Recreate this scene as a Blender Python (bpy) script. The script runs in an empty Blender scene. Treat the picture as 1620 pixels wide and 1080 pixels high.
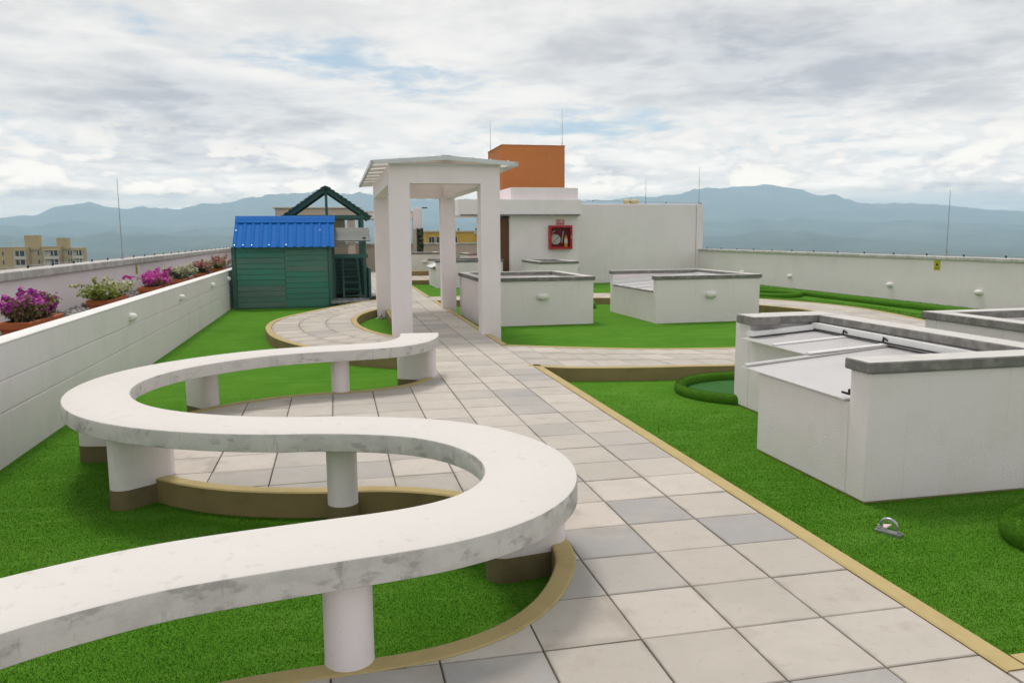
import bpy, bmesh, math, random
import numpy as np
from mathutils import Vector, Matrix, geometry as mgeo
R = math.radians
sc = bpy.context.scene
col = sc.collection
random.seed(7); RNG = np.random.default_rng(7)

# ------------------------------------------------------------------ camera, sky, sun, exposure
F_PX, PITCH, YAW, ROLL = 1258.6, .13189, .21727, -.00702
CAM = Vector((-2.332, -5.187, 1.582))
cam = bpy.data.cameras.new('camera'); camo = bpy.data.objects.new('camera', cam); col.objects.link(camo)
cam.sensor_width = 36; cam.lens = 36 * F_PX / 1620; cam.clip_start = .05; cam.clip_end = 60000
fw = Vector((math.sin(YAW) * math.cos(PITCH), math.cos(YAW) * math.cos(PITCH), -math.sin(PITCH)))
rt = Vector((math.cos(YAW), -math.sin(YAW), 0)); up = rt.cross(fw)
r2 = math.cos(ROLL) * rt + math.sin(ROLL) * up; u2 = -math.sin(ROLL) * rt + math.cos(ROLL) * up
camo.matrix_world = Matrix(((r2.x, u2.x, -fw.x, CAM.x), (r2.y, u2.y, -fw.y, CAM.y), (r2.z, u2.z, -fw.z, CAM.z), (0, 0, 0, 1)))
sc.camera = camo

SUN_EL, SUN_AZ = R(66), R(-14)          # azimuth measured from +Y towards +X (behind the boxes)
sun = bpy.data.lights.new('sun', 'SUN'); suno = bpy.data.objects.new('sun', sun); col.objects.link(suno)
sun.energy = 2.0; sun.angle = R(14); sun.color = (1, .935, .86)
sd = Vector((math.sin(SUN_AZ) * math.cos(SUN_EL), math.cos(SUN_AZ) * math.cos(SUN_EL), math.sin(SUN_EL)))
suno.rotation_euler = sd.to_track_quat('Z', 'Y').to_euler(); suno.location = (0, 0, 30)

vs = sc.view_settings
vs.view_transform = 'Standard'; vs.look = 'None'; vs.gamma = 1; vs.exposure = .04; vs.use_curve_mapping = False

HAZE_D, HAZE_TOP = 2.3e-4, 610.
world = bpy.data.worlds.new('World'); sc.world = world; world.use_nodes = True
def make_world():
    nt = world.node_tree; N = nt.nodes; L = nt.links; N.clear()
    def nd(t, **k):
        n = N.new(t)
        for a, b in k.items(): setattr(n, a, b)
        return n
    def math_(op, a, b=None, clamp=False):
        n = nd('ShaderNodeMath', operation=op, use_clamp=clamp)
        for i, v in enumerate((a, b)):
            if v is None: continue
            if isinstance(v, (int, float)): n.inputs[i].default_value = v
            else: L.new(v, n.inputs[i])
        return n.outputs[0]
    def rng(v, a, b, c=0., d=1., smooth=True):
        n = nd('ShaderNodeMapRange', interpolation_type='SMOOTHSTEP' if smooth else 'LINEAR')
        L.new(v, n.inputs['Value'])
        for k, x in zip(('From Min', 'From Max', 'To Min', 'To Max'), (a, b, c, d)): n.inputs[k].default_value = x
        return n.outputs[0]
    def mix(f, a, b):
        n = nd('ShaderNodeMix', data_type='RGBA')
        if isinstance(f, float): n.inputs[0].default_value = f
        else: L.new(f, n.inputs[0])
        for i, v in ((6, a), (7, b)):
            if isinstance(v, tuple): n.inputs[i].default_value = (*v, 1)
            else: L.new(v, n.inputs[i])
        return n.outputs[2]
    def noise(vec, scale, detail=8, rough=.55, dist=0.):
        n = nd('ShaderNodeTexNoise'); L.new(vec, n.inputs['Vector'])
        n.inputs['Scale'].default_value = scale; n.inputs['Detail'].default_value = detail
        n.inputs['Roughness'].default_value = rough; n.inputs['Distortion'].default_value = dist
        return n.outputs['Fac']
    sky = nd('ShaderNodeTexSky', sky_type='NISHITA'); sky.sun_disc = False
    sky.sun_elevation = SUN_EL; sky.sun_rotation = SUN_AZ
    tc = nd('ShaderNodeTexCoord'); sp = nd('ShaderNodeSeparateXYZ'); L.new(tc.outputs['Generated'], sp.inputs[0])
    x, y, z = sp.outputs
    zp = math_('ADD', math_('MAXIMUM', z, 0.), .085)
    cb = nd('ShaderNodeCombineXYZ'); L.new(math_('DIVIDE', x, zp), cb.inputs[0]); L.new(math_('DIVIDE', y, zp), cb.inputs[1])
    cb.inputs[2].default_value = 3.7
    n1 = noise(cb.outputs[0], .75, 11, .58, .12)
    n2 = noise(cb.outputs[0], 2.3, 9, .62, .25)
    n3 = noise(cb.outputs[0], .36, 4, .5, .1)
    s = math_('ADD', math_('MULTIPLY', n1, .6), math_('MULTIPLY', n2, .4))
    cover = rng(s, .335, .46)
    b = math_('ADD', math_('MULTIPLY', n1, .5), math_('MULTIPLY', n3, .5))
    shade = rng(b, .47, .63)
    fine = rng(n2, .36, .64)
    dark = mix(fine, (4.0, 4.2, 4.8), (6.0, 6.1, 6.45))
    bright = mix(fine, (6.7, 6.65, 6.75), (7.9, 7.75, 7.65))
    deck = mix(shade, bright, dark)
    blue = mix(.75, sky.outputs[0], (3.6, 4.9, 6.2))
    c = mix(cover, blue, deck)
    # low cumulus bank over the mountains: puffs in direction space
    mp = nd('ShaderNodeMapping'); L.new(tc.outputs['Generated'], mp.inputs[0]); mp.inputs['Scale'].default_value = (13, 13, 34)
    mp.inputs['Location'].default_value = (.6, 0, .2)
    n4 = noise(mp.outputs[0], 1.0, 9, .6, .15)
    el = math_('MULTIPLY', rng(z, .03, .055), rng(z, .16, .08))
    puff = math_('MULTIPLY', rng(n4, .44, .55), el)
    puffc = mix(rng(n4, .48, .60), (5.3, 5.5, 6.0), (8.0, 7.7, 7.45))
    c = mix(puff, c, puffc)
    # the valley haze stands in front of the sky: its transmission along a ray of this elevation
    AIR = (2.5, 3.5, 4.4)
    T_ = math_('EXPONENT', math_('DIVIDE', -HAZE_D * HAZE_TOP, math_('MAXIMUM', z, .055)))
    def vec(op, p, q):
        v_ = nd('ShaderNodeVectorMath', operation=op); L.new(p, v_.inputs[0])
        if isinstance(q, tuple): v_.inputs[1].default_value = q
        elif op == 'SCALE': L.new(q, v_.inputs[3])
        else: L.new(q, v_.inputs[1])
        return v_.outputs[0]
    c = vec('MAXIMUM', vec('SUBTRACT', c, AIR), (.15, .1, .05))
    c = vec('ADD', vec('SCALE', c, math_('DIVIDE', 1., T_)), AIR)
    bg = nd('ShaderNodeBackground'); L.new(c, bg.inputs[0]); bg.inputs[1].default_value = .1
    out = nd('ShaderNodeOutputWorld'); L.new(bg.outputs[0], out.inputs[0])
make_world()
sc.cycles.use_denoising = True
sc.cycles.max_bounces = 10; sc.cycles.diffuse_bounces = 3; sc.cycles.adaptive_threshold = .015; sc.cycles.volume_bounces = 7

# ------------------------------------------------------------------ helpers
BASE = {}
def thing(name, label, cat, loc=(0, 0, 0), group=None):
    o = bpy.data.objects.new(name, None); col.objects.link(o)
    o.location = loc; o.empty_display_size = .1; BASE[o] = Vector(loc)
    tag(o, label, cat, group); return o
def tag(o, label=None, cat=None, group=None, kind=None):
    for k, v in (('label', label), ('category', cat), ('group', group), ('kind', kind)):
        if v: o[k] = v
    return o
def root(o):
    while o.parent: o = o.parent
    return o
def link(name, me, parent=None, base=None):
    o = bpy.data.objects.new(name, me); col.objects.link(o)
    if parent: o.parent = parent
    elif base is not None: o.location = base; BASE[o] = Vector(base)
    return o
class MB:
    def __init__(s): s.v = []; s.f = []; s.m = []
    def add(s, v, f, mi=0):
        k = len(s.v); s.v += [tuple(p) for p in v]; s.f += [tuple(i + k for i in q) for q in f]; s.m += [mi] * len(f); return s
    def box(s, x0, x1, y0, y1, z0, z1, b=0, mi=0):
        if b <= 0:
            v = [(x, y, z) for x in (x0, x1) for y in (y0, y1) for z in (z0, z1)]
            return s.add(v, [(0, 1, 3, 2), (4, 6, 7, 5), (0, 4, 5, 1), (2, 3, 7, 6), (0, 2, 6, 4), (1, 5, 7, 3)], mi)
        c = ((x0 + x1) / 2, (y0 + y1) / 2, (z0 + z1) / 2); h = (abs(x1 - x0) / 2, abs(y1 - y0) / 2, abs(z1 - z0) / 2)
        V = []; idx = {}
        for sx in (-1, 1):
            for sy in (-1, 1):
                for sz in (-1, 1):
                    sg = (sx, sy, sz)
                    for a in range(3):
                        p = [c[i] + sg[i] * (h[i] - (0 if i == a else b)) for i in range(3)]
                        idx[sg, a] = len(V); V.append(p)
        F = []
        for a in range(3):
            o1, o2 = [i for i in range(3) if i != a]
            for sa in (-1, 1):
                q = []
                for p1, p2 in ((-1, -1), (1, -1), (1, 1), (-1, 1)):
                    g = [0, 0, 0]; g[a] = sa; g[o1] = p1; g[o2] = p2; q.append(idx[tuple(g), a])
                F.append(q)
        for a in range(3):          # edges parallel to axis a
            o1, o2 = [i for i in range(3) if i != a]
            for p1 in (-1, 1):
                for p2 in (-1, 1):
                    g0 = [0, 0, 0]; g0[a] = -1; g0[o1] = p1; g0[o2] = p2; g1 = list(g0); g1[a] = 1
                    g0, g1 = tuple(g0), tuple(g1)
                    F.append([idx[g0, o1], idx[g1, o1], idx[g1, o2], idx[g0, o2]])
        for sx in (-1, 1):
            for sy in (-1, 1):
                for sz in (-1, 1): F.append([idx[(sx, sy, sz), a] for a in range(3)])
        cc = Vector(c); F2 = []
        for q in F:
            P = [Vector(V[i]) for i in q]; n = (P[1] - P[0]).cross(P[2] - P[0]); m = sum(P, Vector()) / len(P) - cc
            F2.append(q if n.dot(m) > 0 else q[::-1])
        return s.add(V, F2, mi)
    def prism(s, poly, z0, z1, mi=0, top=None):
        n = len(poly)
        a = sum(poly[i][0] * poly[(i + 1) % n][1] - poly[(i + 1) % n][0] * poly[i][1] for i in range(n))
        if a < 0: poly = poly[::-1]
        v = [(p[0], p[1], z0) for p in poly] + [(p[0], p[1], z1) for p in poly]
        s.add(v, [tuple(range(n))[::-1]], mi); k = len(s.v) - 2 * n
        s.f.append(tuple(range(k + n, k + 2 * n))); s.m.append(mi if top is None else top)
        for i in range(n):
            j = (i + 1) % n; s.f.append((k + i, k + j, k + n + j, k + n + i)); s.m.append(mi)
        return s
    def tube(s, pts, r, seg=8, mi=0, caps=True):
        pts = [Vector(p) for p in pts]; n = len(pts); rs = r if isinstance(r, (list, tuple)) else [r] * n
        prev = None; V = []
        for i, p in enumerate(pts):
            t = (pts[min(i + 1, n - 1)] - pts[max(i - 1, 0)]).normalized()
            a = (prev - t * prev.dot(t)) if prev is not None else t.orthogonal()
            a.normalize(); prev = a; b = t.cross(a)
            V += [p + (a * math.cos(k * 2 * math.pi / seg) + b * math.sin(k * 2 * math.pi / seg)) * rs[i] for k in range(seg)]
        F = [(i * seg + k, i * seg + (k + 1) % seg, (i + 1) * seg + (k + 1) % seg, (i + 1) * seg + k) for i in range(n - 1) for k in range(seg)]
        if caps: F += [tuple(range(seg))[::-1], tuple((n - 1) * seg + k for k in range(seg))]
        return s.add(V, F, mi)
    def bar(s, p, q, w, h, mi=0, upv=(0, 0, 1)):
        p, q = Vector(p), Vector(q); t = (q - p).normalized(); sd_ = t.cross(Vector(upv)).normalized(); u = sd_.cross(t)
        V = [e + sd_ * a * w / 2 + u * b * h / 2 for e in (p, q) for a, b in ((-1, -1), (1, -1), (1, 1), (-1, 1))]
        return s.add(V, [(3, 2, 1, 0), (4, 5, 6, 7), (0, 1, 5, 4), (1, 2, 6, 5), (2, 3, 7, 6), (3, 0, 4, 7)], mi)
    def lathe(s, prof, c, seg=24, mi=0, axis='z', sy=1.):
        V = []; n = len(prof)
        for r, h in prof:
            for k in range(seg):
                a = 2 * math.pi * k / seg; p = (r * math.cos(a), r * math.sin(a) * sy, h)
                if axis == 'y': p = (p[0], -p[2], p[1])
                if axis == 'x': p = (p[2], p[0], p[1])
                V.append((c[0] + p[0], c[1] + p[1], c[2] + p[2]))
        F = [(i * seg + k, i * seg + (k + 1) % seg, (i + 1) * seg + (k + 1) % seg, (i + 1) * seg + k) for i in range(n - 1) for k in range(seg)]
        F += [tuple(range(seg))[::-1], tuple((n - 1) * seg + k for k in range(seg))]
        return s.add(V, F, mi)
    def build(s, name, mats, parent=None, smooth=False, base=None, auto=None):
        me = bpy.data.meshes.new(name); off = Vector((0, 0, 0))
        if parent is not None: off = BASE.get(root(parent), off)
        elif base is not None: off = Vector(base)
        me.from_pydata([(a - off.x, b - off.y, c - off.z) for a, b, c in s.v], [], s.f)
        mats = mats if isinstance(mats, (list, tuple)) else [mats]
        for m in mats: me.materials.append(m)
        if len(mats) > 1: me.polygons.foreach_set('material_index', s.m)
        me.update()
        if smooth or auto:
            me.polygons.foreach_set('use_smooth', [True] * len(me.polygons))
            if auto: me.set_sharp_from_angle(angle=R(auto))
        return link(name, me, parent, base)
def np_mesh(name, V, n, mat, parent=None, attr=None, base=None):
    """V: (k*n,3) array, faces of n consecutive vertices"""
    V = np.asarray(V, dtype=np.float32)
    off = np.array(BASE[root(parent)] if parent is not None and root(parent) in BASE else (base or (0, 0, 0)), dtype=np.float32)
    V = V - off; k = len(V) // n
    me = bpy.data.meshes.new(name); me.vertices.add(len(V)); me.vertices.foreach_set('co', V.ravel())
    me.loops.add(len(V)); me.loops.foreach_set('vertex_index', np.arange(len(V), dtype=np.int32))
    me.polygons.add(k); me.polygons.foreach_set('loop_start', np.arange(0, len(V), n, dtype=np.int32))
    me.polygons.foreach_set('loop_total', np.full(k, n, dtype=np.int32))
    if attr is not None:
        a = me.attributes.new('tone', 'FLOAT', 'FACE'); a.data.foreach_set('value', np.asarray(attr, dtype=np.float32))
    me.materials.append(mat); me.update(); me.validate()
    return link(name, me, parent, base)
def structure(name, mb, mat, **k): return tag(mb.build(name, mat, **k), kind='structure')
def spline(pts, n=8, closed=False):
    P = [Vector((*p, 0)) if len(p) == 2 else Vector(p) for p in pts]; out = []; m = len(P)
    for i in range(m if closed else m - 1):
        a, b, c, d = (P[(i - 1) % m], P[i], P[(i + 1) % m], P[(i + 2) % m]) if closed else (P[max(i - 1, 0)], P[i], P[i + 1], P[min(i + 2, m - 1)])
        for j in range(n):
            t = j / n; t2, t3 = t * t, t * t * t
            out.append(.5 * ((2 * b) + (c - a) * t + (2 * a - 5 * b + 4 * c - d) * t2 + (3 * b - a - 3 * c + d) * t3))
    if not closed: out.append(P[-1])
    return out
def resample(P, step):
    P = [Vector(p) for p in P]; d = [0]
    for i in range(1, len(P)): d.append(d[-1] + (P[i] - P[i - 1]).length)
    n = max(2, round(d[-1] / step) + 1); out = []; j = 0
    for k in range(n):
        t = d[-1] * k / (n - 1)
        while j < len(d) - 2 and d[j + 1] < t: j += 1
        u = (t - d[j]) / max(1e-9, d[j + 1] - d[j]); out.append(P[j].lerp(P[j + 1], u))
    return out
def smooth_line(P, it=6):
    P = [p.copy() for p in P]
    for _ in range(it): P = [P[0]] + [(P[i - 1] + P[i] * 2 + P[i + 1]) / 4 for i in range(1, len(P) - 1)] + [P[-1]]
    return P
def normals2(P):
    out = []
    for i in range(len(P)):
        t = P[min(i + 1, len(P) - 1)] - P[max(i - 1, 0)]; t.z = 0; t.normalize(); out.append(Vector((-t.y, t.x, 0)))   # left of travel
    return out
def sweep(mb, P, prof, mis=None, close_ends=True):
    """profile points (offset to the left of travel, z), an open or closed loop treated as closed"""
    N_ = normals2(P); m = len(prof); V = []
    for p, n in zip(P, N_): V += [(p.x + n.x * a, p.y + n.y * a, z) for a, z in prof]
    for i in range(len(P) - 1):
        pass
    k = len(mb.v); mb.v += V
    for i in range(len(P) - 1):
        for j in range(m):
            j2 = (j + 1) % m
            mb.f.append((k + i * m + j, k + (i + 1) * m + j, k + (i + 1) * m + j2, k + i * m + j2)); mb.m.append(mis[j] if mis else 0)
    if close_ends:
        mb.f.append(tuple(k + j for j in range(m))); mb.m.append(mis[-1] if mis else 0)
        mb.f.append(tuple(k + (len(P) - 1) * m + j for j in range(m))[::-1]); mb.m.append(mis[-1] if mis else 0)
    return mb
def fix_normals(o):
    bm = bmesh.new(); bm.from_mesh(o.data); bmesh.ops.recalc_face_normals(bm, faces=bm.faces); bm.to_mesh(o.data); bm.free(); return o

# ------------------------------------------------------------------ materials
def material(name, base, rough=.8, noise=None, bump=None, spec=.3, metal=0., build=None):
    """noise: list of (scale, detail, low, high, colour, amount) blended over the base; bump: list of (scale, strength, distance)"""
    m = bpy.data.materials.new(name); m.use_nodes = True; nt = m.node_tree; N = nt.nodes; L = nt.links
    p = N['Principled BSDF']; p.inputs['Roughness'].default_value = rough; p.inputs['Specular IOR Level'].default_value = spec
    p.inputs['Metallic'].default_value = metal
    tc = N.new('ShaderNodeTexCoord'); geo = N.new('ShaderNodeNewGeometry'); pos = geo.outputs['Position']
    c = N.new('ShaderNodeRGB'); c.outputs[0].default_value = (*base, 1); cur = c.outputs[0]
    if build: cur = build(N, L, pos, cur)
    for (s, d, lo, hi, colr, amt) in (noise or []):
        vec = pos
        if isinstance(s, tuple):
            mp = N.new('ShaderNodeMapping'); L.new(pos, mp.inputs[0]); mp.inputs['Scale'].default_value = s; vec = mp.outputs[0]; s = 1.
        n = N.new('ShaderNodeTexNoise'); L.new(vec, n.inputs['Vector']); n.inputs['Scale'].default_value = s
        n.inputs['Detail'].default_value = d; n.inputs['Roughness'].default_value = .6
        r = N.new('ShaderNodeMapRange'); r.interpolation_type = 'SMOOTHSTEP'; L.new(n.outputs['Fac'], r.inputs['Value'])
        r.inputs['From Min'].default_value = lo; r.inputs['From Max'].default_value = hi; r.inputs['To Max'].default_value = amt
        x = N.new('ShaderNodeMix'); x.data_type = 'RGBA'; L.new(r.outputs[0], x.inputs[0]); L.new(cur, x.inputs[6])
        x.inputs[7].default_value = (*colr, 1); cur = x.outputs[2]
    L.new(cur, p.inputs['Base Color'])
    nrm = None
    for (s, st, dist) in (bump or []):
        n = N.new('ShaderNodeTexNoise'); L.new(pos, n.inputs['Vector']); n.inputs['Scale'].default_value = s; n.inputs['Detail'].default_value = 3
        b = N.new('ShaderNodeBump'); b.inputs['Strength'].default_value = st; b.inputs['Distance'].default_value = dist
        L.new(n.outputs['Fac'], b.inputs['Height'])
        if nrm: L.new(nrm, b.inputs['Normal'])
        nrm = b.outputs[0]
    if nrm: L.new(nrm, p.inputs['Normal'])
    return m
def vary(attr_type, name, stops, amt_rand=.0):
    def f(N, L, pos, cur):
        if attr_type == 'RANDOM': src = N.new('ShaderNodeObjectInfo').outputs['Random']
        elif attr_type == 'ISLAND': src = N.new('ShaderNodeNewGeometry').outputs['Random Per Island']
        else:
            a = N.new('ShaderNodeAttribute'); a.attribute_type = attr_type; a.attribute_name = name; src = a.outputs['Fac']
        r = N.new('ShaderNodeValToRGB'); L.new(src, r.inputs[0]); e = r.color_ramp.elements
        e[0].position, e[0].color = stops[0][0], (*stops[0][1], 1); e[1].position, e[1].color = stops[-1][0], (*stops[-1][1], 1)
        for p_, c_ in stops[1:-1]:
            q = e.new(p_); q.color = (*c_, 1)
        return r.outputs[0]
    return f
M = {}
M['stucco'] = material('white_stucco', (.86, .775, .79), .88, [(3.0, 5, .42, .75, (.76, .70, .665), .5), ((24, 24, 1.0), 5, .56, .78, (.62, .565, .52), .35)], [(150, .75, .006), (50, .4, .005)])
M['plaster'] = material('smooth_white_plaster', (.86, .775, .79), .85, [(1.3, 5, .45, .75, (.75, .69, .655), .45), ((14, 14, .7), 5, .57, .8, (.6, .55, .51), .35)], [(120, .18, .002)])
M['plank_wall'] = material('painted_render', (.77, .715, .72), .8, [(1.7, 5, .45, .75, (.66, .62, .595), .5), ((9, 9, .9), 4, .58, .8, (.5, .5, .46), .3)], [(140, .2, .002)])
M['white_top'] = material('white_wall_top', (.78, .77, .75), .7, [(4, 5, .5, .8, (.6, .58, .55), .5)], [(90, .2, .002)])
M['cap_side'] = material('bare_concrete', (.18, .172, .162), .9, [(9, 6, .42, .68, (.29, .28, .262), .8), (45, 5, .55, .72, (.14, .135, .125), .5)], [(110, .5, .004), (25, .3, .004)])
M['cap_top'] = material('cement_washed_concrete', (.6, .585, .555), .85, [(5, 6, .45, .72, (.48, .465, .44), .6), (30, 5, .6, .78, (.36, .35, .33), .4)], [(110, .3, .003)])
M['parapet_cap'] = material('weathered_concrete_coping', (.46, .44, .41), .9, [((5, 5, 2.5), 6, .42, .62, (.62, .6, .57), .8), ((14, 14, 5), 5, .55, .7, (.2, .19, .175), .55)], [(70, .5, .004)])
M['bench_top'] = material('bench_white_paint', (.67, .64, .61), .75, [(1.6, 6, .42, .72, (.64, .605, .57), .5), (14, 7, .58, .72, (.5, .465, .43), .5), (90, 3, .70, .75, (.25, .22, .2), .6)], [(140, .2, .002), (18, .12, .003)])
M['bench_side'] = material('bench_stained_edge', (.57, .548, .515), .85, [((6, 6, 10), 6, .45, .62, (.47, .45, .42), .75), ((6, 6, 12), 7, .55, .64, (.28, .265, .245), .6), ((18, 18, 5), 5, .60, .70, (.22, .21, .19), .5)], [(90, .45, .004)])
M['bench_leg'] = material('bench_leg_paint', (.82, .745, .75), .8, [((18, 18, 4), 5, .55, .8, (.62, .6, .56), .5), (120, 2, .72, .77, (.2, .19, .18), .8)], [(90, .3, .002)])
M['khaki'] = material('khaki_kerb_paint', (.47, .37, .17), .8, [(4, 5, .42, .7, (.40, .31, .14), .7), (28, 5, .56, .75, (.53, .44, .25), .5)], [(120, .3, .003), (14, .2, .005)])
M['kerb_side'] = material('olive_brown_kerb_side', (.27, .205, .09), .85, [(5, 5, .42, .7, (.21, .155, .07), .7), (30, 5, .56, .75, (.33, .26, .13), .4)], [(120, .3, .003)])
M['plinth'] = material('olive_brown_plinth_paint', (.19, .15, .075), .8, [(8, 5, .45, .75, (.14, .11, .055), .6)], [(90, .3, .003)])
TST = [(0, (.52, .472, .42)), (.25, (.455, .415, .37)), (.5, (.56, .508, .448)), (.72, (.43, .40, .365)), (.85, (.39, .372, .355)), (1, (.32, .315, .315))]
tn = [(5, 6, .42, .72, (.42, .385, .335), .42), (1.4, 5, .45, .7, (.62, .57, .51), .3), (22, 6, .56, .76, (.33, .285, .23), .45), (2.6, 7, .58, .70, (.36, .315, .26), .45), (160, 2, .62, .8, (.30, .27, .24), .3)]
tb = [(160, .3, .002), (12, .12, .003)]
def paver_col(N, L, pos, cur):
    cur = vary('OBJECT', 'tone', TST)(N, L, pos, cur)
    tc = N.new('ShaderNodeTexCoord'); ab = N.new('ShaderNodeVectorMath'); ab.operation = 'ABSOLUTE'; L.new(tc.outputs['Object'], ab.inputs[0])
    sp = N.new('ShaderNodeSeparateXYZ'); L.new(ab.outputs[0], sp.inputs[0]); mx = N.new('ShaderNodeMath'); mx.operation = 'MAXIMUM'; L.new(sp.outputs[0], mx.inputs[0]); L.new(sp.outputs[1], mx.inputs[1])
    n = N.new('ShaderNodeTexNoise'); L.new(pos, n.inputs['Vector']); n.inputs['Scale'].default_value = 7; n.inputs['Detail'].default_value = 7
    ad = N.new('ShaderNodeMath'); ad.operation = 'MULTIPLY_ADD'; L.new(n.outputs['Fac'], ad.inputs[0]); ad.inputs[1].default_value = .16; L.new(mx.outputs[0], ad.inputs[2])
    r = N.new('ShaderNodeMapRange'); r.interpolation_type = 'SMOOTHSTEP'; L.new(ad.outputs[0], r.inputs['Value']); r.inputs['From Min'].default_value = .255; r.inputs['From Max'].default_value = .31; r.inputs['To Max'].default_value = .5
    x = N.new('ShaderNodeMix'); x.data_type = 'RGBA'; L.new(r.outputs[0], x.inputs[0]); L.new(cur, x.inputs[6]); x.inputs[7].default_value = (.30, .265, .22, 1)
    return x.outputs[2]
M['paver'] = material('concrete_paver', (.55, .5, .44), .8, tn, tb, build=paver_col)
M['paver_stuff'] = material('concrete_paver_field', (.55, .5, .44), .8, tn, tb, build=vary('ISLAND', '', [(p * .8 if p < .8 else p, c) for p, c in TST[:-1]] + [(1, (.40, .38, .36))]))
M['bedding'] = material('dark_sand_joint', (.17, .145, .115), .95, [(30, 4, .4, .7, (.1, .085, .07), .7)])
GST = [(0, (.036, .108, .005)), (.35, (.052, .145, .007)), (.7, (.074, .188, .011)), (1, (.125, .26, .03))]
M['turf'] = material('artificial_turf', (.082, .222, .015), .9, [(2.2, 5, .4, .7, (.085, .25, .018), .5), (.7, 5, .42, .66, (.05, .18, .010), .6), ((2.2, 9, 3), 6, .46, .66, (.115, .27, .03), .8), (55, 4, .45, .62, (.05, .16, .010), .4), (260, 3, .5, .68, (.13, .33, .04), .5)], [(300, .9, .006), (90, .6, .006)], spec=.04)
M['blade'] = material('turf_blade', (.04, .2, .01), .95, [(1.6, 5, .42, .68, (.062, .18, .012), .45), (.6, 5, .45, .65, (.032, .11, .005), .5), ((2.2, 9, 3), 6, .5, .68, (.085, .21, .02), .4)], build=vary('GEOMETRY', 'tone', GST), spec=.03)
M['turf_roll'] = material('turf_roll_pile', (.085, .235, .012), .8, [(45, 4, .45, .65, (.05, .16, .008), .5)], [(200, .9, .008)], spec=.15)
M['putting'] = material('putting_green', (.03, .12, .022), .8, [(3, 4, .4, .7, (.04, .15, .027), .6)], [(250, .5, .003)], spec=.15)
M['blue_metal'] = material('blue_roof_sheet', (.0, .115, .43), .6, [((3, 9, 9), 5, .5, .75, (.0, .15, .5), .5)], [(9, .12, .01)], spec=.08)
M['screw'] = material('zinc_screw', (.75, .77, .8), .35, metal=.6)
PGS = [(0, (.045, .21, .16)), (.35, (.055, .235, .175)), (.6, (.085, .20, .165)), (.85, (.135, .19, .17)), (1, (.05, .22, .165))]
M['green_plank'] = material('green_recycled_plank', (.03, .12, .09), .55, [((2.0, 2, 22), 6, .42, .66, (.10, .135, .115), .6), ((3, 3, 60), 4, .5, .7, (.03, .22, .15), .5)], [((40), .2, .003)], build=vary('RANDOM', '', PGS))
M['green_post'] = material('dark_green_post', (.04, .115, .098), .55, [(6, 5, .45, .7, (.07, .125, .108), .6)], [(40, .2, .003)])
M['grey_plank'] = material('grey_green_plank', (.13, .15, .14), .6, [((2, 30, 30), 5, .45, .7, (.085, .105, .095), .7)], build=vary('RANDOM', '', [(0, (.12, .135, .125)), (1, (.175, .18, .17))]))
M['deck'] = material('grey_deck_plank', (.2, .2, .2), .7, [((30, 3, 3), 5, .45, .7, (.14, .14, .14), .7)], build=vary('RANDOM', '', [(0, (.15, .155, .16)), (1, (.25, .25, .25))]))
M['alu'] = material('brushed_aluminium', (.62, .63, .62), .4, [((3, 30, 3), 4, .45, .7, (.5, .51, .5), .5)], metal=.55)
M['alu_white'] = material('white_flashing', (.78, .78, .77), .4, [(5, 4, .5, .8, (.62, .61, .6), .5)])
M['black'] = material('black_rubber', (.02, .02, .02), .6)
def translucent(name, colr, trans=.5, rough=.35):
    m = material(name, colr, rough, [(3, 5, .45, .8, tuple(c * .8 for c in colr), .5)], spec=.5)
    nt = m.node_tree; N = nt.nodes; p = N['Principled BSDF']; t = N.new('ShaderNodeBsdfTranslucent'); t.inputs[0].default_value = (*colr, 1)
    x = N.new('ShaderNodeMixShader'); x.inputs[0].default_value = trans
    nt.links.new(p.outputs[0], x.inputs[1]); nt.links.new(t.outputs[0], x.inputs[2]); nt.links.new(x.outputs[0], N['Material Output'].inputs[0]); return m
M['sheet'] = translucent('translucent_polycarbonate', (.80, .78, .78), .3, .25)
M['roof_sheet'] = translucent('milky_polycarbonate', (.85, .81, .77), .78, .4)
M['orange'] = material('orange_render', (.56, .20, .062), .85, [(.5, 5, .42, .7, (.50, .175, .052), .7), ((6, 6, .5), 4, .55, .8, (.36, .12, .04), .35)], [(60, .2, .004)])
M['brown_door'] = material('brown_door', (.13, .05, .018), .5, [((10, 10, .8), 4, .4, .7, (.085, .032, .012), .6)])
M['red'] = material('red_cabinet_paint', (.42, .018, .02), .4, [(6, 4, .5, .8, (.33, .012, .015), .4)])
M['dark_red'] = material('dark_red_inside', (.14, .012, .012), .6)
M['hose'] = material('white_hose', (.62, .59, .54), .8, [(40, 3, .45, .7, (.48, .45, .41), .6)])
M['ext_yellow'] = material('yellow_cylinder', (.75, .28, .02), .35)
M['sign_red'] = material('red_sign', (.5, .03, .04), .5)
M['sign_white'] = material('white_sign', (.75, .6, .58), .5)
M['tag_yellow'] = material('yellow_tag', (.55, .5, .03), .6)
M['tag_ink'] = material('dark_tag_ink', (.05, .05, .03), .6)
M['lamp_body'] = material('white_lamp_body', (.78, .76, .72), .4)
M['steel'] = material('galvanised_steel', (.45, .46, .47), .38, [(30, 4, .45, .7, (.3, .31, .32), .6)], metal=.8)
M['rod'] = material('lightning_rod_metal', (.35, .36, .38), .4, metal=.6)
M['terracotta'] = material('terracotta', (.44, .125, .042), .75, [(7, 5, .42, .7, (.36, .095, .032), .7), (18, 5, .58, .75, (.52, .22, .11), .5)], [(50, .25, .003)])
M['soil'] = material('dark_soil', (.035, .025, .018), 1, [(40, 4, .4, .7, (.06, .045, .03), .7)], [(60, .8, .01)])
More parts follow.
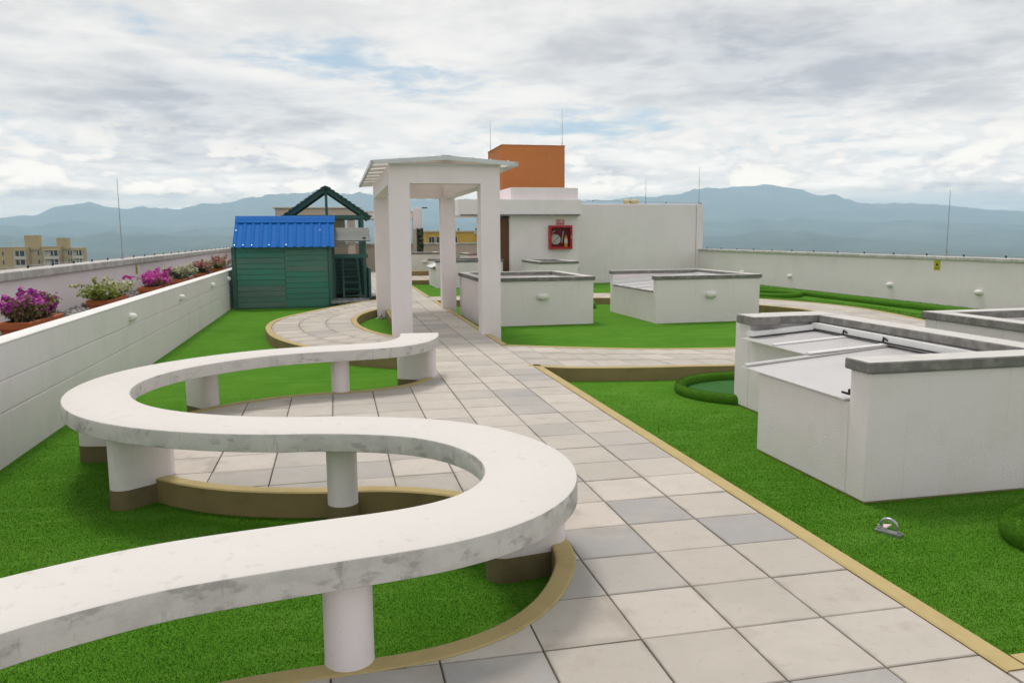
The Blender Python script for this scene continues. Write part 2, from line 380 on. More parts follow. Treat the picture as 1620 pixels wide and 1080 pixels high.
M['gravel_bed'] = material('gravel_bed', (.12, .11, .1), 1, [(30, 5, .45, .6, (.05, .045, .04), .8)], [(30, 1, .03)])
M['stone'] = material('gravel_stone', (.3, .28, .25), .9, [(25, 4, .4, .7, (.2, .19, .17), .6)], build=vary('ISLAND', '', [(0, (.16, .15, .14)), (.5, (.3, .285, .26)), (1, (.48, .46, .43))]))
M['stem'] = material('woody_stem', (.11, .07, .04), .9)
def leafmat(name, stops):
    m = material(name, stops[0][1], .6, build=vary('GEOMETRY', 'tone', stops), spec=.25)
    nt = m.node_tree; N = nt.nodes; p = N['Principled BSDF']; t = N.new('ShaderNodeBsdfTranslucent')
    nt.links.new(p.inputs['Base Color'].links[0].from_socket, t.inputs[0])
    x = N.new('ShaderNodeMixShader'); x.inputs[0].default_value = .35
    nt.links.new(p.outputs[0], x.inputs[1]); nt.links.new(t.outputs[0], x.inputs[2]); nt.links.new(x.outputs[0], N['Material Output'].inputs[0]); return m
M['cream'] = material('cream_vent', (.62, .5, .26), .6)
M['pink_render'] = material('pinkish_render', (.52, .42, .36), .85, [(1, 4, .45, .7, (.46, .37, .32), .6)])
M['ochre'] = material('ochre_render', (.50, .37, .17), .9, [(.15, 5, .42, .7, (.43, .31, .14), .7), ((.6, .6, .05), 4, .55, .8, (.36, .27, .14), .4)])
M['ochre_light'] = material('pale_ochre_render', (.56, .45, .27), .9, [(.2, 5, .42, .7, (.5, .4, .23), .6)])
M['yellow_render'] = material('yellow_render', (.60, .37, .06), .9, [(.3, 5, .42, .7, (.52, .31, .05), .6)])
M['window'] = material('dark_window_glass', (.02, .022, .025), .15, spec=.6)
M['frame'] = material('pale_window_frame', (.55, .52, .46), .6)

# ------------------------------------------------------------------ far terrain and haze
def vnoise(x, y, seed):
    xi = np.floor(x).astype(np.int64); yi = np.floor(y).astype(np.int64); fx = x - xi; fy = y - yi
    fx = fx * fx * (3 - 2 * fx); fy = fy * fy * (3 - 2 * fy)
    def h(a, b):
        n = (a * 374761393 + b * 668265263 + seed * 974711) & 0xffffffff
        n = ((n ^ (n >> 13)) * 1274126177) & 0xffffffff
        return ((n ^ (n >> 16)) & 0xffff) / 65535.
    return (h(xi, yi) * (1 - fx) + h(xi + 1, yi) * fx) * (1 - fy) + (h(xi, yi + 1) * (1 - fx) + h(xi + 1, yi + 1) * fx) * fy
def ridged(x, y, seed, oct=6):
    s = 0; a = .5
    for o in range(oct): s = s + a * (1 - np.abs(2 * vnoise(x * 2 ** o, y * 2 ** o, seed + o) - 1)); a *= .5
    return s
PLAIN_Z = -70.
M['forest'] = material('forested_slope', (.035, .065, .05), 1, [(.003, 7, .45, .58, (.085, .12, .075), .8), (.010, 6, .50, .62, (.018, .034, .026), .8), (.0014, 6, .56, .66, (.2, .2, .13), .5)])
M['plain'] = material('valley_floor', (.07, .10, .055), 1, [(.0012, 6, .45, .6, (.12, .15, .08), .8), (.006, 6, .5, .62, (.04, .065, .045), .8), (.02, 5, .62, .68, (.5, .48, .44), .75)])
def az_of(u): return YAW + math.atan((u - 810) / F_PX)
def elev(u, v):     # tan of the elevation of a photo point, used as the skyline measured once
    d = fw + (u - 810) / F_PX * r2 - (v - 540) / F_PX * u2; return d.z / math.hypot(d.x, d.y)
def mountain(name, prof, dist, depth, seed, rough, floor_k=1.):
    az = np.linspace(-.75, 1.25, 520); pu = np.array([az_of(u) for u, v in prof]); pe = np.array([elev(u, v) for u, v in prof])
    e = np.interp(az, pu, pe) + .0026 * (ridged(az * 26, az * 0, seed + 3) - .62); h = e * dist + CAM.z - PLAIN_Z
    nr = 60; t = np.linspace(-1, .7, nr); rr = dist + t * depth
    A, RR = np.meshgrid(az, rr, indexing='ij'); T = np.broadcast_to(t, A.shape); H = h[:, None] * np.ones_like(A)
    X = np.sin(A) * RR; Y_ = np.cos(A) * RR
    rise = np.clip(1 - np.abs(T), 0, 1) ** .85
    s = 4. / depth
    rg = ridged(X * s, Y_ * s, seed) - .62
    Z = H * rise * (1 + rough * rg * (1 - np.exp(-((T) / .12) ** 2) * .75)) + 8 * (ridged(X * s * 5, Y_ * s * 5, seed + 9) - .6)
    Z = np.maximum(Z, -6)
    V = np.stack([X + CAM.x, Y_ + CAM.y, Z + PLAIN_Z], -1).reshape(-1, 3); n0, n1 = A.shape
    i = np.arange(n0 - 1)[:, None] * n1 + np.arange(n1 - 1)[None, :]
    Fq = np.stack([i, i + n1, i + n1 + 1, i + 1], -1).reshape(-1, 4)
    me = bpy.data.meshes.new(name); me.from_pydata(V.tolist(), [], Fq.tolist()); me.materials.append(M['forest'])
    me.polygons.foreach_set('use_smooth', [True] * len(me.polygons)); me.update()
    o = link(name, me); tag(o, kind='structure'); return o
farp = [(-700, 350), (-300, 352), (-100, 349), (0, 346), (69, 343), (92, 333), (119, 326), (150, 321), (178, 328), (211, 329), (236, 326), (267, 329), (305, 326), (347, 324), (400, 319), (442, 313), (475, 309), (530, 307), (589, 312), (680, 318), (760, 322), (850, 319), (920, 313), (960, 316), (1000, 311), (1040, 311), (1075, 306), (1110, 302), (1160, 298), (1215, 296), (1260, 303), (1330, 316), (1380, 322), (1440, 325), (1500, 328), (1550, 331), (1620, 334), (1800, 338), (2100, 330), (2600, 336), (4000, 340)]
midp = [(-700, 352), (-300, 356), (0, 355), (55, 362), (92, 351), (133, 350), (172, 353), (222, 357), (260, 359), (319, 354), (370, 358), (450, 352), (540, 350), (640, 356), (800, 352), (930, 348), (1030, 345), (1115, 350), (1200, 345), (1300, 350), (1400, 352), (1480, 349), (1560, 354), (1620, 357), (1900, 352), (2400, 356), (4000, 358)]
nearp = [(-700, 382), (-200, 378), (0, 372), (40, 378), (130, 375), (180, 366), (250, 374), (330, 372), (420, 376), (600, 375), (800, 377), (960, 372), (1060, 376), (1140, 374), (1190, 368), (1273, 367), (1340, 377), (1410, 379), (1473, 386), (1540, 390), (1620, 388), (1900, 380), (2600, 384), (4000, 384)]
mountain('mountain_range', farp, 9200, 3000, 11, .9)
mountain('foothills', midp, 6000, 1900, 31, 1.0)
mountain('low_hills', nearp, 4000, 1300, 57, 1.1)
mb = MB(); n = 64
mb.add([(CAM.x + 12600 * math.sin(2 * math.pi * k / n), CAM.y + 12600 * math.cos(2 * math.pi * k / n), PLAIN_Z) for k in range(n)][::-1], [tuple(range(n))])
structure('valley_floor', mb, M['plain'])
def haze():
    m = bpy.data.materials.new('valley_haze'); m.use_nodes = True; N = m.node_tree.nodes; N.clear()
    pv = N.new('ShaderNodeVolumePrincipled'); pv.inputs['Color'].default_value = (.63, .835, 1.0, 1); pv.inputs['Density'].default_value = HAZE_D
    pv.inputs['Anisotropy'].default_value = 0.
    o = N.new('ShaderNodeOutputMaterial'); m.node_tree.links.new(pv.outputs[0], o.inputs['Volume'])
    b = MB().box(-13200, 13200, -13200, 13200, PLAIN_Z - 8, HAZE_TOP); h = b.build('haze', m); tag(h, kind='stuff')
haze()

# ------------------------------------------------------------------ roof, lawn, paving
ZG = -.16                                    # turf level, path surface is z = 0
LWX, RWX = -4.88, 11.12                      # inner faces of the left planter wall and of the right parapet
structure('rooftop', MB().box(-7.4, 11.5, -9, 37, PLAIN_Z, ZG - .06), M['cap_side'])
structure('lawn', MB().box(LWX - .02, RWX + .02, -8.8, 34, ZG - .05, ZG), M['turf'])

plaza = [(-1.2, 4.35), (-1.235, 3.87), (-1.42, 3.40), (-1.78, 3.10), (-2.19, 2.99), (-2.57, 2.955), (-2.87, 2.89), (-3.16, 2.76), (-3.42, 2.57), (-3.67, 2.30), (-3.83, 1.95), (-3.90, 1.55), (-3.85, 1.10), (-3.70, .70), (-3.50, .42), (-3.32, .245), (-3.12, .10), (-2.86, -.03), (-2.44, -.15), (-2.24, -.165), (-2.04, -.21), (-1.88, -.27), (-1.66, -.39), (-1.45, -.58), (-1.29, -.83), (-1.21, -1.10), (-1.19, -1.35), (-1.21, -1.56), (-1.275, -1.74), (-1.42, -2.0), (-1.61, -2.2), (-1.78, -2.305), (-2.02, -2.385), (-2.32, -2.41), (-2.55, -2.415), (-2.9, -2.47), (-3.3, -2.62), (-3.7, -2.9), (-4.1, -3.4)]
plaza_line = smooth_line(resample(spline(plaza, 8), .06), 5)
cross_in = [(0, 6.05), (.2, 5.93), (.87, 5.57), (1.66, 5.20), (2.53, 4.97), (3.3, 4.9), (4.5, 5.05), (5.8, 5.8), (6.7, 7.1), (7.2, 8.5), (7.38, 9.7), (7.25, 10.52), (7.0, 11.15), (6.4, 12.2), (5.5, 13.4), (4.56, 14.05), (3, 14.45), (1.5, 14.58), (0, 14.6)]
cross_out = [(0, 4.27), (.4, 4.0), (1.15, 3.82), (1.93, 3.72), (2.7, 3.62), (4.3, 3.55), (6.2, 4.35), (7.3, 5.5), (7.85, 6.49), (8.1, 7.4), (8.38, 8.6), (8.54, 10.1), (8.33, 11.41), (7.84, 12.55), (6.9, 13.9), (5.7, 15.0), (4.67, 15.6), (3, 15.72), (0, 15.7)]
arc_out = [(-1.2, 15.3), (-1.44, 15.0), (-2.23, 13.6), (-2.77, 12.5), (-3.22, 11.46), (-3.44, 10.63), (-3.49, 9.8), (-3.43, 9.0), (-3.27, 8.1), (-2.93, 7.15), (-2.5, 6.4), (-1.9, 5.7), (-1.2, 5.2)]
arc_in = [(-1.2, 12.95), (-1.45, 12.65), (-1.71, 12.1), (-1.95, 11.3), (-2.06, 10.35), (-2.02, 9.35), (-1.87, 8.5), (-1.67, 7.9), (-1.45, 7.5), (-1.2, 7.2)]

PAV_T = .045
def tile_mesh(poly, name='paver', ch=.004):
    """bevelled slab from a convex polygon (list of 2D points), top at z = 0"""
    n = len(poly); c = Vector((sum(p[0] for p in poly) / n, sum(p[1] for p in poly) / n))
    ins = [tuple(Vector(p[:2]) + (c - Vector(p[:2])).normalized() * ch * 1.4) for p in poly]
    V = [(*p[:2], -PAV_T) for p in poly] + [(*p[:2], -ch) for p in poly] + [(*p, 0) for p in ins]
    F = [tuple(range(2 * n, 3 * n))]
    for i in range(n):
        j = (i + 1) % n; F += [(i, j, n + j, n + i), (n + i, n + j, 2 * n + j, 2 * n + i)]
    return V, F
def tris_to_slab(tris):
    """slab from triangles in plan (clipped pavers), top z = 0"""
    idx = {}; V2 = []
    def vid(p):
        k = (round(p[0], 5), round(p[1], 5))
        if k not in idx: idx[k] = len(V2); V2.append(k)
        return idx[k]
    T = [tuple(vid(p) for p in t) for t in tris]; T = [t for t in T if len(set(t)) == len(t)]
    ed = {}
    for t in T:
        for i in range(len(t)):
            a, b = t[i], t[(i + 1) % len(t)]
            if (b, a) in ed: del ed[(b, a)]
            else: ed[(a, b)] = 1
    n = len(V2); V = [(x, y, 0) for x, y in V2] + [(x, y, -PAV_T) for x, y in V2]
    return V, T + [(b, a, a + n, b + n) for a, b in ed]
def in_poly(p, poly):
    x, y = p; c = False; j = len(poly) - 1
    for i in range(len(poly)):
        a, b = poly[i], poly[j]
        if (a[1] > y) != (b[1] > y) and x < (b[0] - a[0]) * (y - a[1]) / (b[1] - a[1]) + a[0]: c = not c
        j = i
    return c
def seen(x, y):
    d = Vector((x, y, 0)) - CAM; w = d.dot(fw)
    if w < .3: return False
    return abs(d.dot(r2) / w) < .70 and abs(d.dot(u2) / w) < .47
def lay(parent, pieces, tones, limit=300):
    """pieces: list of (verts, faces, centre, shared mesh or None)"""
    order = sorted(range(len(pieces)), key=lambda i: (not seen(*pieces[i][2][:2]), (Vector((*pieces[i][2][:2], 0)) - CAM).length))
    rest = MB()
    for k, i in enumerate(order):
        V, F, c, shared = pieces[i]
        if k < limit and seen(*c[:2]):
            if shared: me = shared; loc = c
            else:
                me = bpy.data.meshes.new('paver'); me.from_pydata([(a - c[0], b - c[1], z) for a, b, z in V], [], F); me.materials.append(M['paver']); me.update(); loc = c
            o = bpy.data.objects.new('paver', me); col.objects.link(o); o.parent = parent
            o.location = (loc[0], loc[1], tones[i][1]); o.rotation_euler = (tones[i][2], tones[i][3], 0); o['tone'] = tones[i][0]
        else:
            if shared: V = [(v.co.x + c[0], v.co.y + c[1], v.co.z) for v in shared.vertices]; F = [tuple(p.vertices) for p in shared.polygons]
            rest.add([(a, b, z + tones[i][1]) for a, b, z in V], F)
    if rest.f: tag(rest.build('paver_field', M['paver_stuff'], parent), kind='stuff')
def rand_tone():
    r = random.random()
    t = random.uniform(.0, .66) if r < .86 else (random.uniform(.66, .82) if r < .97 else random.uniform(.84, .93))
    return (t, random.uniform(-.0022, .0012), random.uniform(-.004, .004), random.uniform(-.004, .004))
# main path together with the round seating plaza
P2 = [(p.x, p.y) for p in plaza_line]
main_poly = [(-1.2, 31.6), (-1.2, 4.36)] + P2[1:] + [(-4.5, -3.8), (-4.5, -5.2), (3.2, -5.2), (3.2, -2.93), (0, -2.93), (0, 31.6)]
path = structure('main_path', MB().prism(main_poly, ZG - .04, -.012), M['bedding'])
T = .4; G = .0042
full_me = bpy.data.meshes.new('paver'); V, F = tile_mesh([(-T / 2 + G, -T / 2 + G), (T / 2 - G, -T / 2 + G), (T / 2 - G, T / 2 - G), (-T / 2 + G, T / 2 - G)])
full_me.from_pydata(V, [], F); full_me.materials.append(M['paver']); full_me.update()
GREY = {(0, 3): .93, (2, 3): .97, (1, -6): .84, (1, -5): .83, (4, 6): .95, (1, 7): .92, (1, 6): .6, (0, -9): .86, (2, -7): .7, (5, -1): .82, (6, -1): .8, (7, -1): .75, (3, -2): .83, (2, -5): .55, (1, 4): .3, (0, 2): .35, (0, 4): .28, (2, 5): .42, (1, 5): .25, (0, 5): .30}
shr = [(x, y) for x, y in main_poly]
pieces = []; tones = []
reg = [Vector(p) for p in main_poly]
for r in range(-79, 13):
    for c in range(-8, 12):
        x0, x1, y0, y1 = -(c + 1) * T, -c * T, -(r + 1) * T, -r * T; cx, cy = (x0 + x1) / 2, (y0 + y1) / 2
        q = [(x0 + G, y0 + G), (x1 - G, y0 + G), (x1 - G, y1 - G), (x0 + G, y1 - G)]
        near_curve = cx < -1.0 and -3.9 < cy < 4.8
        if cx > 0 and cy > -2.93 + .4: continue
        if cx < -1.2 and cy > 4.8: continue
        ins = [in_poly(p, main_poly) for p in q]
        nt_ = list(rand_tone())
        if (c, r) in GREY: nt_[0] = GREY[(c, r)]
        if all(ins) and (not near_curve or all(in_poly((cx + dx * T, cy + dy * T), main_poly) for dx in (-.45, 0, .45) for dy in (-.45, 0, .45))):
            pieces.append((None, None, (cx, cy, 0), full_me)); tones.append(nt_); continue
        if not any(ins) and not any(in_poly((cx + dx * T, cy + dy * T), main_poly) for dx in (-.48, -.25, 0, .25, .48) for dy in (-.48, -.25, 0, .25, .48)): continue
        vv = [Vector(p) for p in q] + reg
        ov, oe, of, a, b, oof = mgeo.delaunay_2d_cdt(vv, [], [list(range(4)), list(range(4, 4 + len(reg)))], 0, 1e-5)
        tr = [[ov[i] for i in f] for f, og in zip(of, oof) if 0 in og and 1 in og]
        if not tr: continue
        V, F = tris_to_slab(tr); nt_[2] = nt_[3] = 0
        pieces.append((V, F, (sum(v[0] for v in V) / len(V), sum(v[1] for v in V) / len(V), 0), None)); tones.append(nt_)
lay(path, pieces, tones, 300)

def band(name, la, lb, ncross, step=.42):
    """paving laid in curved courses between two edge lines"""
    A = resample(spline(la, 10), .02); B = resample(spline(lb, 10), .02)
    A = resample(A, sum((A[i] - A[i - 1]).length for i in range(1, len(A))) / 200); B = resample(B, sum((B[i] - B[i - 1]).length for i in range(1, len(B))) / 200)
    n = min(len(A), len(B)); A = A[:n]; B = B[:n]
    mid = [(a + b) / 2 for a, b in zip(A, B)]
    ln = sum((mid[i] - mid[i - 1]).length for i in range(1, n)); k = round(ln / step)
    poly = [(p.x, p.y) for p in A] + [(p.x, p.y) for p in B[::-1]]
    base = structure(name, MB().prism(poly, ZG - .04, -.014), M['bedding'])
    def at(t, w):
        f = t * (n - 1); i = min(int(f), n - 2); u = f - i; a = A[i].lerp(A[i + 1], u); b = B[i].lerp(B[i + 1], u); return a.lerp(b, w)
    pcs = []; tns = []
    for j in range(ncross):
        sh = .0
        for i in range(k):
            q = [at(i / k, j / ncross), at((i + 1) / k, j / ncross), at((i + 1) / k, (j + 1) / ncross), at(i / k, (j + 1) / ncross)]
            c = sum(q, Vector()) / 4; q = [c + (p - c) * (1 - .004 / max(.05, (p - c).length)) for p in q]
            pl = [(p.x, p.y) for p in q]
            ar = sum(pl[m][0] * pl[(m + 1) % 4][1] - pl[(m + 1) % 4][0] * pl[m][1] for m in range(4))
            if ar < 0: pl = pl[::-1]
            V, F = tile_mesh(pl); pcs.append((V, F, (c.x, c.y, 0), None)); t_ = list(rand_tone()); t_[2] = t_[3] = 0; tns.append(t_)
    lay(base, pcs, tns, 300)
    return [p for p in A], [p for p in B]
cA, cB = band('loop_path', cross_in, cross_out, 3)
aA, aB = band('arc_path', arc_out, spline(arc_in, 6), 3)
band('far_cross_path', [(0.0, 27.3), (4.6, 27.3)], [(0.0, 24.0), (4.6, 24.0)], 6, .5)
band('far_side_path', [(-1.2, 31.5), (-1.2, 16.6)], [(-2.1, 31.5), (-1.62, 16.6)], 2, .5)

def kerb(P, side, name='kerb', w=.1, zt=.006, parent=None, zb=ZG - .03):
    """side +1: kerb lies to the left of travel"""
    P = [Vector((p[0], p[1], 0)) for p in P]
    pr = [(0, zb), (0, zt - .006), (side * .008, zt), (side * (w - .01), zt), (side * w, zt - .008), (side * w, zb)]
    mb_ = MB(); sweep(mb_, P, pr, [1, 0, 0, 0, 1, 1]); o = mb_.build(name, [M['khaki'], M['kerb_side']], parent); fix_normals(o)
    if not parent: tag(o, kind='structure')
    return o
kerb(plaza_line, 1 if normals2(plaza_line)[len(plaza_line) // 2].dot(Vector((-1, 0, 0))) < -2 else -1, 'plaza_kerb')
kerb(resample([Vector((3.2, -2.93, 0)), Vector((0.1, -2.93, 0))], .2), -1, 'cross_kerb')
kerb(resample([Vector((0, -2.93, 0)), Vector((0, 4.27, 0))], .2), -1, 'path_kerb')
kerb(resample([Vector((0, 6.05, 0)), Vector((0, 14.6, 0))], .3), -1, 'path_kerb')
kerb(resample([Vector((0, 15.7, 0)), Vector((0, 24.0, 0))], .3), -1, 'path_kerb')
kerb(resample([Vector((-1.2, 4.36, 0)), Vector((-1.2, 5.2, 0))], .3), 1, 'path_kerb')
kerb(resample([Vector((-1.2, 7.2, 0)), Vector((-1.2, 12.95, 0))], .3), 1, 'path_kerb')
kerb(cA, 1, 'loop_kerb'); kerb(cB, -1, 'loop_kerb')
kerb(aA, -1, 'arc_kerb'); kerb(aB, 1, 'arc_kerb')
kerb(resample([Vector((.1, 24, 0)), Vector((4.6, 24, 0))], .3), -1, 'far_kerb')
kerb(resample([Vector((.1, 27.3, 0)), Vector((4.6, 27.3, 0))], .3), 1, 'far_kerb', w=.3, zt=.2, zb=-.1)
kerb(resample([Vector((-1.62, 16.6, 0)), Vector((-2.1, 31.5, 0))], .3), 1, 'far_kerb')

# ------------------------------------------------------------------ the winding bench
def bench():
    t = thing('curved_bench', 'long white S-shaped concrete bench on round legs winding across the turf', 'bench', (-2.8, .3, ZG))
    cl = [(-1.40, 4.05), (-1.44, 3.75), (-1.57, 3.40), (-1.83, 3.14), (-2.31, 3.035), (-2.72, 2.97), (-3.10, 2.83), (-3.46, 2.58), (-3.80, 2.22), (-4.02, 1.77), (-4.09, 1.28), (-4.01, .82), (-3.80, .40), (-3.50, .08), (-3.14, -.15), (-2.76, -.30), (-2.41, -.37), (-2.12, -.46), (-1.84, -.60), (-1.63, -.81), (-1.49, -1.07), (-1.43, -1.36), (-1.46, -1.64), (-1.57, -1.88), (-1.76, -2.07), (-2.02, -2.19), (-2.39, -2.255), (-2.73, -2.31), (-2.99, -2.37), (-3.22, -2.47), (-3.42, -2.58), (-3.75, -2.85), (-4.05, -3.2), (-4.3, -3.7)]
    P = smooth_line(resample(spline(cl, 8), .045), 6)
    hw = .222; zt = .466; zb = .356; b = .012
    pr = [(-hw, zb + .004), (-hw, zt - b), (-hw + b * .35, zt - b * .35), (-hw + b, zt), (hw - b, zt), (hw - b * .35, zt - b * .35), (hw, zt - b), (hw, zb + .004), (hw - .006, zb), (-hw + .006, zb)]
    mb_ = MB(); sweep(mb_, P, pr, [1, 1, 0, 0, 0, 1, 1, 1, 1, 1]); o = mb_.build('seat_slab', [M['bench_top'], M['bench_side']], t); fix_normals(o)
    o.data.polygons.foreach_set('use_smooth', [True] * len(o.data.polygons)); o.data.set_sharp_from_angle(angle=R(30))
    def legcol(x, y, z0, band_):
        r = .092
        l = MB().lathe([(r + .002, z0), (r, z0 + .006), (r, zb + .002)], (x, y, 0), 40).build('leg', M['bench_leg'], t, auto=40)
        if band_: MB().lathe([(r + .004, ZG - .02), (r + .004, ZG + .115), (r + .001, ZG + .118)], (x, y, 0), 40).build('plinth_band', M['plinth'], l, auto=40)
    legcol(-2.33, -2.30, .004, False); legcol(-2.335, -.33, ZG - .02, True); legcol(-2.32, 3.1, .004, False)
    def pier(a, c, z0=ZG - .02, zband=-.03):
        a, c = Vector((*a, 0)), Vector((*c, 0)); d = (c - a).normalized(); n_ = Vector((-d.y, d.x, 0))
        def ring(r):
            P_ = []
            for k in range(17): th = -math.pi / 2 + math.pi * k / 16; P_.append(c + d * r * math.cos(th) + n_ * r * math.sin(th))
            for k in range(17): th = math.pi / 2 + math.pi * k / 16; P_.append(a + d * r * math.cos(th) + n_ * r * math.sin(th))
            return [(p.x, p.y) for p in P_]
        l = MB().prism(ring(.085), z0, zb + .002).build('pier', M['bench_leg'], t, auto=30)
        MB().prism(ring(.089), z0, zband).build('plinth_band', M['plinth'], l, auto=30)
    pier((-3.73, .28), (-3.53, .44)); pier((-3.71, 2.96), (-3.55, 2.76)); pier((-4.27, 1.55), (-4.0, 1.5))
    pier((-1.54, -1.35), (-1.285, -1.31)); pier((-1.59, 3.90), (-1.33, 3.76))
bench()

# ------------------------------------------------------------------ walls round the roof
def conductor(P, label, step=1.15):
    """thin lightning conductor with clips on top of a wall"""
    P = [Vector(p) for p in P]; t = thing('lightning_conductor', label, 'cable', tuple(P[0]))
    Q = resample(P, step); Wp = []
    for i in range(len(Q) - 1):
        Wp += [Q[i] + Vector((0, 0, .042)), Q[i].lerp(Q[i + 1], .5) + Vector((0, 0, .034))]
    Wp.append(Q[-1] + Vector((0, 0, .042)))
    MB().tube(Wp, .006, 5).build('wire', M['rod'], t)
    proto = None; b0 = BASE[t]
    for q in Q:
        if proto is None:
            m_ = MB().box(-.013, .013, -.013, .013, 0, .035); m_.box(-.009, .009, -.018, .018, .035, .05)
            o = m_.build('clip', M['black']); o.parent = t; proto = o
        else:
            o = proto.copy(); col.objects.link(o)
        o.location = q - b0
t = thing('planter_wall', 'long low white rendered wall with two grooves beside the flower pots', 'wall', (LWX, 8, ZG))
# three courses with real grooves between them
zs = [ZG - .04, .245, .255, .49, .5, .772]
for i in (0, 2, 4): MB().box(LWX - .17, LWX, -8.8, 30, zs[i], zs[i + 1], .006).build('wall_course', M['plank_wall'], t)
MB().box(LWX - .165, LWX - .012, -8.8, 30, ZG, .76).build('wall_core', M['plank_wall'], t)
MB().box(LWX - .18, LWX + .004, -8.8, 30, .772, .79, .005).build('wall_top', M['white_top'], t)
t = thing('left_parapet', 'white parapet with stained concrete coping behind the flower pots', 'wall', (-6.95, 14, ZG))
MB().box(-7.18, -6.93, -8.8, 36, ZG, .995).build('wall_face', M['plaster'], t)
for k in range(15):
    y0 = -8.8 + k * 3; MB().box(-7.24, -6.86, y0 + .004, y0 + 2.996, .996, 1.125, .012).build('coping', M['parapet_cap'], t)
structure('gravel_bed', MB().box(-6.93, LWX - .17, -8.8, 34, ZG, .34), M['gravel_bed'])
t = thing('right_parapet', 'long white parapet along the right side of the roof with valley behind', 'wall', (RWX + .12, 10, ZG))
MB().box(RWX, RWX + .25, -8.8, 22.84, ZG - .02, .975).build('wall_face', M['plaster'], t)
for k in range(11):
    y0 = -8.8 + k * 2.876; MB().box(RWX - .05, RWX + .3, y0 + .004, y0 + 2.872, .976, 1.05, .01).build('coping', M['parapet_cap'], t)
t = thing('tall_wall', 'tall plain white wall right of the red fire cabinet', 'wall', (8.6, 22.9, ZG))
MB().box(6.1, 10.98, 22.84, 23.09, ZG - .02, 2.70, .01).build('wall_face', M['plaster'], t)
MB().box(10.985, 11.24, 22.79, 23.13, ZG - .02, 2.705, .01).build('end_pier', M['plaster'], t)
MB().box(6.12, 10.9, 22.9, 23.06, 2.701, 2.715).build('wall_top', M['white_top'], t)
t = thing('far_parapet', 'low white parapet at the far end of the roof under the yellow building', 'wall', (0, 36, ZG))
MB().box(-6.9, 6.0, 36, 36.25, ZG - .02, 1.17).build('wall_face', M['pink_render'], t); MB().box(-6.9, 6.05, 35.95, 36.3, 1.171, 1.25, .01).build('coping', M['parapet_cap'], t)
conductor([(-7.12, 2, 1.125), (-7.12, 35.5, 1.125)], 'thin lightning conductor clipped along the left stained coping')
conductor([(11.33, 2, 1.05), (11.33, 22.6, 1.05)], 'thin lightning conductor clipped along the right parapet')
conductor([(3.8, 22.02, 2.82), (11.2, 22.95, 2.712)], 'lightning conductor clips along the top of the tall wall', 1.6)
def air_rod(x, y, z, h, label):
    t_ = thing('lightning_rod', label, 'rod', (x, y, z), 'lightning rods on the roof')
    MB().lathe([(.04, z), (.04, z + .02), (.018, z + .03), (.018, z + .12)], (x, y, 0), 10).build('foot', M['rod'], t_)
    MB().tube([(x, y, z + .1), (x, y, z + h * .55), (x, y, z + h)], [.011, .009, .005], 6).build('shaft', M['rod'], t_)
air_rod(-7.05, 14.5, 1.125, 1.82, 'thin lightning rod on the left coping')
air_rod(11.3, 10.5, 1.05, 1.5, 'thin lightning rod above the yellow tag on the right parapet')
air_rod(11.12, 22.95, 2.705, 1.4, 'thin lightning rod at the right end of the tall wall')
air_rod(9.0, 22.97, 2.715, .98, 'short lightning rod on the tall wall, above its middle')
air_rod(4.27, 28.7, 5.12, 1.35, 'thin lightning rod on the left edge of the orange tower')
air_rod(6.68, 26.1, 5.12, 1.45, 'thin lightning rod on the right corner of the orange tower')
def tag_plate(face, at, label):
    t_ = thing('warning_tag', label, 'tag', at); x, y, z = at; s = .004 * face
    MB().box(min(x, x + s), max(x, x + s), y - .1, y + .1, z - .13, z + .1).build('plate', M['tag_yellow'], t_)
    a = x + s; m_ = MB(); m_.add([(a + face * .002, y - .05, z - .03), (a + face * .002, y + .05, z - .03), (a + face * .002, y, z + .06)], [(0, 1, 2)]); m_.add([(a + face * .002, y - .07, z - .09), (a + face * .002, y + .07, z - .09), (a + face * .002, y + .07, z - .07), (a + face * .002, y - .07, z - .07)], [(0, 1, 2, 3)])
    m_.build('print', M['tag_ink'], t_)
tag_plate(1, (-6.93, 15.2, .87), 'small yellow warning tag on the left parapet behind the pots')
tag_plate(-1, (RWX, 10.55, .86), 'small yellow warning tag on the right parapet below a rod')

